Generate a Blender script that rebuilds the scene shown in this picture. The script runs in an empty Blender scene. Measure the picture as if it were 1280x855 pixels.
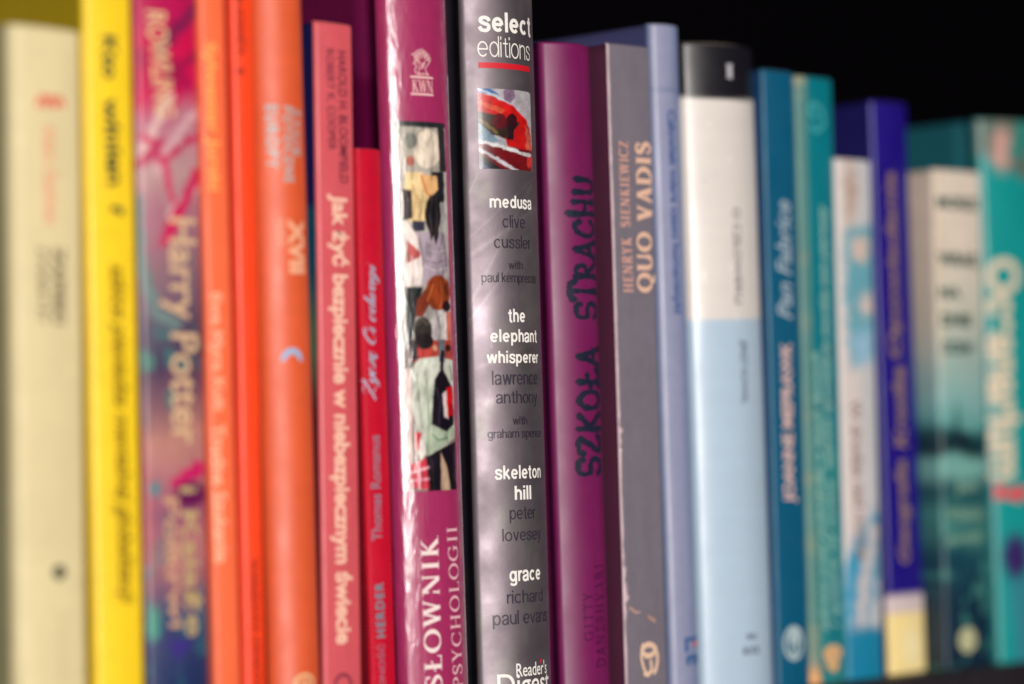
import bpy, bmesh, math, random
import numpy as np
from mathutils import Vector, Matrix

C = bpy.context.scene
COL = C.collection
rng = np.random.RandomState(7)

# ------------------------------------------------------------------ camera, world, lamps, exposure
YAW, ROLL, DIST, EYE = math.radians(45), 0.031, 0.860, 0.087
F_MM, SENSOR, SHIFT = 100.0, 36.0, 0.092
fwd = Vector((math.sin(YAW), math.cos(YAW), 0))
r0 = Vector((math.cos(YAW), -math.sin(YAW), 0))
up0 = Vector((0, 0, 1))
cR = r0 * math.cos(ROLL) - up0 * math.sin(ROLL)
cU = up0 * math.cos(ROLL) + r0 * math.sin(ROLL)
CAM = -DIST * fwd + EYE * up0
cam = bpy.data.cameras.new('camera')
cam.lens, cam.sensor_width, cam.shift_y = F_MM, SENSOR, SHIFT
cam.clip_start, cam.clip_end = 0.02, 50
cam.dof.use_dof, cam.dof.focus_distance, cam.dof.aperture_fstop = True, 0.858, 3.3
co = bpy.data.objects.new('camera', cam)
COL.objects.link(co)
co.matrix_world = Matrix(((cR.x, cU.x, -fwd.x, CAM.x), (cR.y, cU.y, -fwd.y, CAM.y),
                          (cR.z, cU.z, -fwd.z, CAM.z), (0, 0, 0, 1)))
C.camera = co

w = bpy.data.worlds.new('World')
C.world = w
w.use_nodes = True
w.node_tree.nodes['Background'].inputs[0].default_value = (0.75, 0.72, 1.0, 1)
w.node_tree.nodes['Background'].inputs[1].default_value = 0.014


def lamp(name, loc, aim, sx, sy, power, color):
    l = bpy.data.lights.new(name, 'AREA')
    l.shape, l.size, l.size_y, l.energy, l.color = 'RECTANGLE', sx, sy, power, color
    o = bpy.data.objects.new(name, l)
    COL.objects.link(o)
    o.location = loc
    o.rotation_euler = (Vector(aim) - Vector(loc)).to_track_quat('-Z', 'Y').to_euler()
    return o


lamp('window_light', (-0.72, -1.75, 0.215), (0.02, 0, 0.09), 0.85, 0.50, 41, (1.0, 0.95, 0.90))
C.view_settings.view_transform = 'Standard'
C.view_settings.look = 'None'
C.view_settings.exposure = 0
C.view_settings.gamma = 1
C.cycles.use_denoising = True
C.cycles.max_bounces = 6

FPX = F_MM / SENSOR * 1280


def ray(px, py):
    a = (px - 640) / FPX
    b = (427.5 - py) / FPX + SHIFT * 1280 / FPX
    return (fwd + cR * a + cU * b)


def project(P):
    """world points (n,3) -> photograph pixels"""
    P = np.asarray(P, float) - np.array(CAM)
    d = P @ np.array(fwd)
    return 640 + FPX * (P @ np.array(cR)) / d, 427.5 - FPX * ((P @ np.array(cU)) / d - SHIFT * 1280 / FPX)


# ------------------------------------------------------------------ materials
def lin(c):
    c = np.asarray(c, float) / 255.0
    return np.where(c <= 0.04045, c / 12.92, ((c + 0.055) / 1.055) ** 2.4)


MATS = {}


def mat(name, rgb=None, rough=0.5, coat=0.0, bump=0.0, bscale=900, metal=0.0, vcol=False, grain=0.05,
        ribs=0.0, crinkle=0.0, spec=0.5, coat_rough=0.12, coat_ior=1.5):
    if name in MATS:
        return MATS[name]
    m = bpy.data.materials.new(name)
    m.use_nodes = True
    nt = m.node_tree
    b = nt.nodes['Principled BSDF']
    b.inputs['Roughness'].default_value = rough
    b.inputs['Metallic'].default_value = metal
    b.inputs['Specular IOR Level'].default_value = spec
    b.inputs['Coat Weight'].default_value = coat
    b.inputs['Coat Roughness'].default_value = coat_rough
    b.inputs['Coat IOR'].default_value = coat_ior
    tc = nt.nodes.new('ShaderNodeTexCoord')
    if vcol:
        src = nt.nodes.new('ShaderNodeAttribute')
        src.attribute_name = 'print'
        csock = src.outputs['Color']
    else:
        src = nt.nodes.new('ShaderNodeRGB')
        src.outputs[0].default_value = (*[float(v) for v in lin(rgb)], 1)
        csock = src.outputs[0]
    n1 = nt.nodes.new('ShaderNodeTexNoise')
    n1.inputs['Scale'].default_value = 260
    n1.inputs['Detail'].default_value = 6
    nt.links.new(tc.outputs['Object'], n1.inputs['Vector'])
    mr = nt.nodes.new('ShaderNodeMapRange')
    mr.inputs['From Min'].default_value, mr.inputs['From Max'].default_value = 0.25, 0.75
    mr.inputs['To Min'].default_value, mr.inputs['To Max'].default_value = 1 - grain, 1 + grain
    nt.links.new(n1.outputs['Fac'], mr.inputs['Value'])
    mx = nt.nodes.new('ShaderNodeVectorMath')
    mx.operation = 'SCALE'
    nt.links.new(csock, mx.inputs[0])
    nt.links.new(mr.outputs[0], mx.inputs['Scale'])
    nt.links.new(mx.outputs[0], b.inputs['Base Color'])
    # gloss varies a little: finger marks and rubbed places
    n3 = nt.nodes.new('ShaderNodeTexNoise')
    n3.inputs['Scale'].default_value = 70
    n3.inputs['Detail'].default_value = 4
    nt.links.new(tc.outputs['Object'], n3.inputs['Vector'])
    rr = nt.nodes.new('ShaderNodeMapRange')
    rr.inputs['From Min'].default_value, rr.inputs['From Max'].default_value = 0.3, 0.7
    rr.inputs['To Min'].default_value, rr.inputs['To Max'].default_value = rough * 0.85, min(1, rough * 1.18)
    nt.links.new(n3.outputs['Fac'], rr.inputs['Value'])
    nt.links.new(rr.outputs[0], b.inputs['Roughness'])
    last = None

    def addbump(sock, strength, dist):
        nonlocal last
        bp = nt.nodes.new('ShaderNodeBump')
        bp.inputs['Strength'].default_value = strength
        bp.inputs['Distance'].default_value = dist
        nt.links.new(sock, bp.inputs['Height'])
        if last is not None:
            nt.links.new(last, bp.inputs['Normal'])
        last = bp.outputs[0]
    if bump > 0:
        n2 = nt.nodes.new('ShaderNodeTexNoise')
        n2.inputs['Scale'].default_value = bscale
        n2.inputs['Detail'].default_value = 3
        nt.links.new(tc.outputs['Object'], n2.inputs['Vector'])
        addbump(n2.outputs['Fac'], bump, 0.0002)
    if ribs > 0:
        wv = nt.nodes.new('ShaderNodeTexWave')
        wv.bands_direction = 'Z'
        wv.inputs['Scale'].default_value = 330
        wv.inputs['Distortion'].default_value = 0.4
        nt.links.new(tc.outputs['Object'], wv.inputs['Vector'])
        addbump(wv.outputs['Fac'], ribs, 0.0002)
    if crinkle > 0:
        mp = nt.nodes.new('ShaderNodeMapping')
        mp.inputs['Scale'].default_value = (1.0, 1.0, 0.22)
        nt.links.new(tc.outputs['Object'], mp.inputs['Vector'])
        n4 = nt.nodes.new('ShaderNodeTexNoise')
        n4.inputs['Scale'].default_value = 420
        n4.inputs['Detail'].default_value = 2
        n4.inputs['Distortion'].default_value = 1.0
        nt.links.new(mp.outputs[0], n4.inputs['Vector'])
        addbump(n4.outputs['Fac'], crinkle, 0.0006)
        n5 = nt.nodes.new('ShaderNodeTexNoise')
        n5.inputs['Scale'].default_value = 60
        nt.links.new(mp.outputs[0], n5.inputs['Vector'])
        addbump(n5.outputs['Fac'], crinkle, 0.0012)
    if last is not None:
        nt.links.new(last, b.inputs['Normal'])
        nt.links.new(last, b.inputs['Coat Normal'])
    MATS[name] = m
    return m


# ------------------------------------------------------------------ printed colour helpers (numpy)
LAT = rng.rand(64, 64)


def vnoise(x, y):
    xi, yi = np.floor(x).astype(int), np.floor(y).astype(int)
    fx, fy = x - xi, y - yi
    fx, fy = fx * fx * (3 - 2 * fx), fy * fy * (3 - 2 * fy)
    a, b = LAT[xi % 64, yi % 64], LAT[(xi + 1) % 64, yi % 64]
    c, d = LAT[xi % 64, (yi + 1) % 64], LAT[(xi + 1) % 64, (yi + 1) % 64]
    return (a * (1 - fx) + b * fx) * (1 - fy) + (c * (1 - fx) + d * fx) * fy


def fbm(x, y, n=4):
    s, a, t = 0, 0.5, 0
    for k in range(n):
        s = s + a * vnoise(x * 2 ** k + 17.3 * k, y * 2 ** k + 5.1 * k)
        t += a
        a *= 0.5
    return s / t


def sstep(a, b, x):
    t = np.clip((x - a) / (b - a), 0, 1)
    return t * t * (3 - 2 * t)


def inpoly(x, y, pts):
    r = np.zeros(x.shape, bool)
    n = len(pts)
    for i in range(n):
        x0, y0 = pts[i]
        x1, y1 = pts[(i + 1) % n]
        if y0 == y1:
            continue
        c = ((y0 > y) != (y1 > y)) & (x < (x1 - x0) * (y - y0) / (y1 - y0) + x0)
        r ^= c
    return r


def segdist(x, y, a, b):
    ax, ay = a
    bx, by = b
    dx, dy = bx - ax, by - ay
    t = np.clip(((x - ax) * dx + (y - ay) * dy) / (dx * dx + dy * dy + 1e-9), 0, 1)
    return np.hypot(x - ax - t * dx, y - ay - t * dy)


def put(c, m, rgb):
    m = m[..., None] if m.ndim == c.ndim - 1 else m
    return c * (1 - m) + lin(rgb) * m


def shapes(c, x, y, items, wob=0.0, soft=1.0):
    """items: ('p', pts, rgb) polygon, ('e', cx, cy, rx, ry, rgb) ellipse, ('l', pts, width, rgb) line"""
    if wob:
        x = x + wob * (fbm(x / 7, y / 7) - 0.5) * 2
        y = y + wob * (fbm(x / 7 + 31, y / 7 + 11) - 0.5) * 2
    for it in items:
        if it[0] == 'p':
            pts = it[1]
            d = np.full(x.shape, 1e9)
            for i in range(len(pts)):
                d = np.minimum(d, segdist(x, y, pts[i], pts[(i + 1) % len(pts)]))
            s = np.where(inpoly(x, y, pts), 1, -1) * d
            c = put(c, sstep(-soft, soft, s), it[2])
        elif it[0] == 'e':
            q = np.hypot((x - it[1]) / it[3], (y - it[2]) / it[4])
            c = put(c, 1 - sstep(1 - soft / min(it[3], it[4]), 1 + soft / min(it[3], it[4]), q), it[5])
        else:
            d = np.full(x.shape, 1e9)
            for i in range(len(it[1]) - 1):
                d = np.minimum(d, segdist(x, y, it[1][i], it[1][i + 1]))
            c = put(c, 1 - sstep(it[2] - soft, it[2] + soft, d), it[3])
    return c


def tr(items, ox, oy, sc):
    """shapes written in a magnified view -> photograph pixels"""
    out = []
    for it in items:
        if it[0] == 'p':
            out.append(('p', [(ox + a / sc, oy + b / sc) for a, b in it[1]], it[2]))
        elif it[0] == 'e':
            out.append(('e', ox + it[1] / sc, oy + it[2] / sc, it[3] / sc, it[4] / sc, it[5]))
        else:
            out.append(('l', [(ox + a / sc, oy + b / sc) for a, b in it[1]], it[2] / sc, it[3]))
    return out


# ------------------------------------------------------------------ object helpers
def mesh_obj(name, verts, faces, material, parent=None, smooth=True, colors=None):
    me = bpy.data.meshes.new(name)
    me.from_pydata([tuple(map(float, v)) for v in verts], [], faces)
    if colors is not None:
        a = me.color_attributes.new('print', 'FLOAT_COLOR', 'POINT')
        buf = np.ones((len(verts), 4), np.float32)
        buf[:, :3] = colors
        a.data.foreach_set('color', buf.ravel())
    if smooth:
        me.polygons.foreach_set('use_smooth', [True] * len(me.polygons))
    me.materials.append(material)
    me.update()
    o = bpy.data.objects.new(name, me)
    COL.objects.link(o)
    if parent is not None:
        o.parent = parent
    return o


def box(name, lo, hi, material, parent=None, bevel=0.0):
    bm = bmesh.new()
    bmesh.ops.create_cube(bm, size=1)
    for v in bm.verts:
        v.co = Vector([lo[i] + (v.co[i] + 0.5) * (hi[i] - lo[i]) for i in range(3)])
    if bevel:
        bmesh.ops.bevel(bm, geom=bm.edges[:], offset=bevel, segments=2, affect='EDGES', profile=0.5)
    me = bpy.data.meshes.new(name)
    bm.to_mesh(me)
    bm.free()
    me.materials.append(material)
    o = bpy.data.objects.new(name, me)
    COL.objects.link(o)
    if parent is not None:
        o.parent = parent
    return o


class Book:
    """edges: two photo rows, each (row, left px, right px) of the spine; solved to a width, a place and a lean"""

    def __init__(self, kind, label, e1, e2, top=None, height=None, s=0.0, bulge=0.0006, corner=0.0012, depth=0.135,
                 board=0.0005, hard=False, skew=0.0):
        self.b, self.rc, self.D, self.th, self.hard, self.skew = bulge, corner, depth, board, hard, skew
        w1 = w2 = 0.02
        res = []
        for row, L, R in (e1, e2):
            wd, xc = 0.02, 0.0
            for _ in range(14):
                pr = self.profile(wd)
                W = np.c_[pr[:, 0] + xc, pr[:, 1] + s, np.zeros(len(pr))]
                zz = np.zeros(len(pr))
                for _ in range(4):
                    W[:, 2] = zz
                    u, v = project(W)
                    zz = zz + (v - row) / FPX * ((W - np.array(CAM)) @ np.array(fwd))
                W[:, 2] = zz
                u, v = project(W)
                l, r = u[0], u.max()
                k = FPX * math.cos(YAW) / ((W[len(pr) // 2] - np.array(CAM)) @ np.array(fwd)) * 1.1
                wd += 0.8 * ((R - r) - (L - l)) / k
                wd = max(wd, 0.004)
                xc += 0.8 * ((R - r) + (L - l)) / 2 / k
            res.append((xc, wd, float(W[len(pr) // 2, 2])))
        (xa, wa, za), (xb, wb, zb) = res
        self.w = (wa + wb) / 2
        self.lean = (xa - xb) / (za - zb)
        self.x = xb - self.lean * zb
        self.s = s
        self.prof = self.profile(self.w)
        seg = np.hypot(*np.diff(self.prof, axis=0).T)
        self.arc = np.r_[0, np.cumsum(seg)]
        self.L = self.arc[-1]
        d = np.gradient(self.prof, axis=0)
        n = np.c_[d[:, 1], -d[:, 0]]
        self.nrm = n / np.hypot(n[:, 0], n[:, 1])[:, None]
        if height is None:
            t = ray((e1[1] + e1[2]) / 2, top)
            q = (self.s + self.b * 0.3 - CAM.y) / t.y
            height = CAM.z + q * t.z
        self.h = float(height)
        self.root = bpy.data.objects.new(kind, None)
        COL.objects.link(self.root)
        self.root.empty_display_size = 0.02
        self.root.matrix_world = Matrix.Translation((self.x, self.s, 0)) @ Matrix.Rotation(math.atan(self.lean), 4, 'Y')
        self.M = np.array(self.root.matrix_world)
        self.Mi = np.linalg.inv(self.M)
        self.root['label'], self.root['category'] = label, 'book'
        self.root['group'] = 'books standing in a row on the shelf'
        z4 = 0.0
        self.xr = (self.x - self.w / 2, self.x + self.w / 2)

    def profile(self, wd):
        h = wd / 2
        rc = min(self.rc, h * 0.8)
        t = np.sin(np.linspace(-math.pi / 2, math.pi / 2, 61))
        x = h * t
        y = np.zeros_like(x)
        if self.b > 1e-6:
            R = (h * h + self.b ** 2) / (2 * self.b)
            y += R - np.sqrt(np.maximum(R * R - x * x, 0))
        e = np.maximum(np.abs(x) - (h - rc), 0)
        y += rc - np.sqrt(np.maximum(rc * rc - e * e, 0))
        return np.c_[x, y]

    def at(self, a, off=0.0):
        """arc position 0..L -> local x, y"""
        x = np.interp(a, self.arc, self.prof[:, 0])
        y = np.interp(a, self.arc, self.prof[:, 1])
        if np.any(off):
            x = x + off * np.interp(a, self.arc, self.nrm[:, 0])
            y = y + off * np.interp(a, self.arc, self.nrm[:, 1])
        return x, y

    def hit(self, px, py):
        """photo pixel -> (arc, z) on the spine"""
        o = self.Mi @ np.array([*CAM, 1.0])
        d = self.Mi @ np.array([*ray(px, py), 0.0])
        P = self.prof
        f = (P[:, 0] - o[0]) * d[1] - (P[:, 1] - o[1]) * d[0]
        for i in range(len(P) - 1):
            if f[i] * f[i + 1] <= 0 and f[i] != f[i + 1]:
                k = f[i] / (f[i] - f[i + 1])
                q = P[i] + (P[i + 1] - P[i]) * k
                t = (q - o[:2]) @ d[:2] / (d[:2] @ d[:2])
                return float(self.arc[i] + k * (self.arc[i + 1] - self.arc[i])), float(o[2] + t * d[2])
        i = 0 if abs(f[0]) < abs(f[-1]) else len(P) - 1
        u, _ = project((self.M @ np.array([P[:, 0], P[:, 1], P[:, 0] * 0 + 0.1, P[:, 0] * 0 + 1])).T[:, :3])
        i = int(np.argmax(u)) if px > u.mean() else 0
        t = (P[i] - o[:2]) @ d[:2] / (d[:2] @ d[:2])
        return float(self.arc[i]), float(o[2] + t * d[2])

    def grid(self, name, a, z, off, material, paint, inner=None, round_top=True, parent=None):
        """closed-looking sheet over arc positions a and heights z, painted by paint(px, py, u, z)"""
        A, Z = np.meshgrid(a, z, indexing='ij')
        x, y = self.at(A, off)
        zt = Z
        if round_top:
            rr = 0.0009
            e = np.maximum(Z - (self.h - rr), 0) / rr
            y = y + 0.0007 * (1 - np.sqrt(np.maximum(1 - e * e, 0)))
        y = y + 0.00022 * (fbm(A * 60 + self.x * 90, Z * 28 + self.x * 50, 2) - 0.5)
        V = np.c_[x.ravel(), y.ravel(), zt.ravel()]
        W = (self.M @ np.c_[V, np.ones(len(V))].T).T[:, :3]
        u, v = project(W)
        na, nz = len(a), len(z)
        col = paint(u.reshape(na, nz), v.reshape(na, nz), A / self.L, Z).reshape(-1, 3)
        idx = np.arange(na * nz).reshape(na, nz)
        faces = [(int(p), int(q), int(r), int(s)) for p, q, r, s in
                 zip(idx[:-1, :-1].ravel(), idx[1:, :-1].ravel(), idx[1:, 1:].ravel(), idx[:-1, 1:].ravel())]
        verts = [tuple(q) for q in V]
        cols = [c for c in col]
        if inner is not None:      # give the sheet its thickness: back wall, top and bottom rims
            xi, yi = self.at(a, -inner)
            m = len(verts)
            for k in range(na):
                verts.append((xi[k], yi[k], z[0]))
                verts.append((xi[k], yi[k], z[-1]))
                cols.append(col[idx[k, 0]])
                cols.append(np.array(col[idx[k, -1]]) * 0.5 + 0.5 * lin((215, 200, 180)))
            for k in range(na - 1):
                b0, t0, b1, t1 = m + 2 * k, m + 2 * k + 1, m + 2 * k + 2, m + 2 * k + 3
                faces += [(b1, b0, t0, t1), (b0, b1, int(idx[k + 1, 0]), int(idx[k, 0])),
                          (t1, t0, int(idx[k, -1]), int(idx[k + 1, -1]))]
        return mesh_obj(name, verts, faces, material, parent or self.root, True, np.array(cols))

    def build(self, spine_mat, paint, board_mat, board_paint=None, fine=False, pages=(222, 205, 170)):
        na = 90 if fine else 44
        nz = int(self.h / (0.0005 if fine else 0.0011))
        a = np.unique(np.r_[np.linspace(0, self.L, na), np.linspace(0, self.L * 0.12, 12), np.linspace(self.L * 0.88, self.L, 12)])
        z = np.r_[np.linspace(0, self.h - 0.0012, nz), self.h - np.array([0.0009, 0.0007, 0.0005, 0.0003, 0.00015, 0.00006, 0.0])]
        self.spine = self.grid('spine', a, z, 0.0, spine_mat, paint, inner=self.th)
        yc = self.prof[0, 1]
        for sgn in (-1, 1):
            n = 40
            yy = yc + 0.00005 + (self.D - yc) * np.linspace(0, 1, n) ** 1.6
            dent = np.zeros(n)
            if self.hard:
                tt = (yy - yc) / 0.008
                dent = 0.0012 * np.where(tt < 1, np.sin(np.pi * np.clip(tt, 0, 1)) ** 2, 0)
            zb = np.linspace(0, self.h - 0.0003, 70)
            V, cols = [], []
            Y, Z = np.meshgrid(yy, zb, indexing='ij')
            X = sgn * (self.w / 2 - dent[:, None]) + 0 * Z
            Vo = np.c_[X.ravel(), Y.ravel(), Z.ravel()]
            Vi = Vo.copy()
            Vi[:, 0] -= sgn * self.th
            W = (self.M @ np.c_[Vo, np.ones(len(Vo))].T).T[:, :3]
            u, v = project(W)
            cc = (board_paint or paint)(u.reshape(X.shape), v.reshape(X.shape), (0 if sgn < 0 else 1) + 0 * X, Z).reshape(-1, 3)
            if self.hard:
                cc = np.array(cc)
            m = len(Vo)
            idx = np.arange(m).reshape(X.shape)
            f = []
            q = zip(idx[:-1, :-1].ravel(), idx[1:, :-1].ravel(), idx[1:, 1:].ravel(), idx[:-1, 1:].ravel())
            for p0, p1, p2, p3 in q:
                p0, p1, p2, p3 = int(p0), int(p1), int(p2), int(p3)
                f.append((p3, p2, p1, p0) if sgn > 0 else (p0, p1, p2, p3))
                f.append((p0 + m, p1 + m, p2 + m, p3 + m) if sgn > 0 else (p3 + m, p2 + m, p1 + m, p0 + m))
            top, bot = idx[:, -1], idx[:, 0]
            back = idx[-1, :]
            for ring in (top, bot, back):
                for k in range(len(ring) - 1):
                    a0, a1 = int(ring[k]), int(ring[k + 1])
                    f.append((a0, a1, a1 + m, a0 + m))
            mesh_obj('cover_board', np.r_[Vo, Vi], f, board_mat, self.root, True, np.r_[cc, cc])
        lip = 0.003 if self.hard else 0.0004
        pg = box('page_block', (-self.w / 2 + self.th + 0.0003, yc + self.th + 0.0006, lip if self.hard else 0.0002),
                 (self.w / 2 - self.th - 0.0003, self.D - (0.003 if self.hard else 0.0005), self.h - lip - 0.0003),
                 page_mat(pages), self.root)
        return self

    def patch(self, name, px0, px1, py0, py1, material, paint, off=0.00008, res=0.00028, pymid=None):
        """a printed picture lying on the spine, bounded by photo pixels"""
        pm = (py0 + py1) / 2
        xm = (px0 + px1) / 2
        a0, _ = self.hit(px0, pm)
        a1, _ = self.hit(px1, pm)
        _, z1 = self.hit(xm, py0)
        _, z0 = self.hit(xm, py1)
        a = np.linspace(a0, a1, max(8, int((a1 - a0) / res)))
        z = np.linspace(z0, z1, max(8, int((z1 - z0) / res)))
        return self.grid(name, a, z, off, material, paint, round_top=False, parent=self.spine)

    # -------------------------------------------------- lettering lying on the spine
    def lay(self, name, V2, faces, box_uv, orient, material, lift=None, off=0.00013):
        """V2: flat glyph points (n,2); fitted to box_uv = (a0, a1, z0, z1)"""
        V2 = np.asarray(V2, float)
        lo, hi = V2.min(0), V2.max(0)
        N = (V2 - lo) / np.maximum(hi - lo, 1e-9)
        a0, a1, z0, z1, sx, sz = box_uv
        if orient == 'h':
            A, Z = a0 + N[:, 0] * (a1 - a0), z0 + N[:, 1] * (z1 - z0)
        elif orient == 'd':
            A, Z = a0 + N[:, 1] * (a1 - a0), z1 - N[:, 0] * (z1 - z0)
            A = A + sx * (0.5 - N[:, 0])
        else:
            A, Z = a1 - N[:, 1] * (a1 - a0), z0 + N[:, 0] * (z1 - z0)
            A = A + sx * (N[:, 0] - 0.5)
        ex = np.zeros(len(V2)) if lift is None else np.asarray(lift)
        x, y = self.at(A, 0.0)
        nx = np.interp(A, self.arc, self.nrm[:, 0])
        ny = np.interp(A, self.arc, self.nrm[:, 1])
        o = off + ex
        return mesh_obj(name, np.c_[x + nx * o, y + ny * o, Z], faces, material, self.spine, False)

    def uvbox_v(self, top, bot, width):
        xm, ym = (top[0] + bot[0]) / 2, (top[1] + bot[1]) / 2
        at, zt = self.hit(*top)
        ab, zb = self.hit(*bot)
        a0, _ = self.hit(xm - width / 2, ym)
        a1, _ = self.hit(xm + width / 2, ym)
        return (a0, a1, zb, zt, at - ab, 0)

    def uvbox_h(self, x0, x1, yt, yb):
        xm, ym = (x0 + x1) / 2, (yt + yb) / 2
        a0, _ = self.hit(x0, ym)
        a1, _ = self.hit(x1, ym)
        _, zt = self.hit(xm, yt)
        _, zb = self.hit(xm, yb)
        return (a0, a1, zb, zt, 0, 0)

    def text_h(self, name, body, x0, x1, yt, yb, material, **k):
        V, F = sans(body, **k)
        return self.lay(name, *slice_u(V, F, 0), self.uvbox_h(x0, x1, yt, yb), 'h', material)

    def text_v(self, name, body, top, bot, width, orient, material, **k):
        V, F = sans(body, **k)
        return self.lay(name, *slice_u(V, F, 1), self.uvbox_v(top, bot, width), orient, material)

    def glyphs_h(self, name, GF, x0, x1, yt, yb, material):
        V, F, Lf = GF
        return self.lay(name, V, F, self.uvbox_h(x0, x1, yt, yb), 'h', material, Lf)

    def glyphs_v(self, name, GF, top, bot, width, orient, material):
        V, F, Lf = GF
        return self.lay(name, V, F, self.uvbox_v(top, bot, width), orient, material, Lf)


def page_mat(rgb):
    key = 'paper_%d_%d_%d' % rgb
    if key in MATS:
        return MATS[key]
    m = mat(key, rgb, rough=0.9, grain=0.08, bump=0.0)
    nt = m.node_tree
    tc = nt.nodes.new('ShaderNodeTexCoord')
    wv = nt.nodes.new('ShaderNodeTexWave')
    wv.bands_direction = 'X'
    wv.inputs['Scale'].default_value = 1500
    wv.inputs['Distortion'].default_value = 1.5
    bp = nt.nodes.new('ShaderNodeBump')
    bp.inputs['Strength'].default_value = 0.6
    bp.inputs['Distance'].default_value = 0.0002
    nt.links.new(tc.outputs['Object'], wv.inputs['Vector'])
    nt.links.new(wv.outputs['Fac'], bp.inputs['Height'])
    nt.links.new(bp.outputs[0], nt.nodes['Principled BSDF'].inputs['Normal'])
    return m


# ------------------------------------------------------------------ letters
def sans(body, bold=0.0, shear=0.0, space=1.0, align='CENTER', lines=1.0):
    cu = bpy.data.curves.new('t', 'FONT')
    cu.body, cu.offset, cu.shear, cu.space_character, cu.align_x, cu.space_line = body, bold, shear, space, align, lines
    cu.resolution_u = 5
    o = bpy.data.objects.new('t', cu)
    COL.objects.link(o)
    dg = bpy.context.evaluated_depsgraph_get()
    me = bpy.data.meshes.new_from_object(o.evaluated_get(dg))
    V = np.array([v.co[:2] for v in me.vertices])
    F = [tuple(p.vertices) for p in me.polygons]
    bpy.data.objects.remove(o)
    bpy.data.curves.remove(cu)
    bpy.data.meshes.remove(me)
    return V, F


def slice_u(V, F, axis):
    """cut flat letters across the spine's curve so that they bend with it"""
    bm = bmesh.new()
    vs = [bm.verts.new((x, y, 0)) for x, y in V]
    for f in F:
        try:
            bm.faces.new([vs[i] for i in f])
        except ValueError:
            pass
    lo, hi = V[:, axis].min(), V[:, axis].max()
    n = 14 if axis == 0 else 8
    no = (1, 0, 0) if axis == 0 else (0, 1, 0)
    for k in range(1, n):
        p = lo + (hi - lo) * k / n
        bmesh.ops.bisect_plane(bm, geom=bm.verts[:] + bm.edges[:] + bm.faces[:], dist=1e-6,
                               plane_co=(p, p, 0), plane_no=no)
    bm.verts.index_update()
    V2 = np.array([v.co[:2] for v in bm.verts])
    F2 = [tuple(v.index for v in f.verts) for f in bm.faces]
    bm.free()
    return V2, F2


def spline(pts, n=7):
    P = [np.array(p, float) for p in pts]
    out = []
    for i in range(len(P) - 1):
        p0, p1, p2, p3 = P[max(i - 1, 0)], P[i], P[i + 1], P[min(i + 2, len(P) - 1)]
        for k in range(n):
            t = k / n
            out.append(0.5 * (2 * p1 + (p2 - p0) * t + (2 * p0 - 5 * p1 + 4 * p2 - p3) * t * t + (3 * p1 - p0 - 3 * p2 + p3) * t ** 3))
    out.append(P[-1])
    return np.array(out)


class Pen:
    """letters drawn as ribbons; each stroke is lifted a hair above the last so that none share a plane"""

    def __init__(self):
        self.V, self.F, self.L, self.k = [], [], [], 0

    def strip(self, pts, width):
        P = np.asarray(pts, float)
        w = np.broadcast_to(np.asarray(width, float), (len(P),))
        d = np.gradient(P, axis=0)
        d /= np.maximum(np.hypot(d[:, 0], d[:, 1]), 1e-9)[:, None]
        n = np.c_[-d[:, 1], d[:, 0]]
        m = len(self.V)
        for i in range(len(P)):
            self.V += [P[i] + n[i] * w[i] / 2, P[i] - n[i] * w[i] / 2]
            self.L += [self.k, self.k]
        self.F += [(m + 2 * i, m + 2 * i + 1, m + 2 * i + 3, m + 2 * i + 2) for i in range(len(P) - 1)]
        self.k = (self.k + 1.5e-5) if self.k < 1.1e-4 else 0.7e-5

    def quad(self, pts):
        m = len(self.V)
        self.V += [np.array(p, float) for p in pts]
        self.L += [self.k] * len(pts)
        self.F.append(tuple(range(m, m + len(pts))))
        self.k = (self.k + 1.5e-5) if self.k < 1.1e-4 else 0.7e-5

    def get(self):
        return np.array(self.V), self.F, self.L


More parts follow.
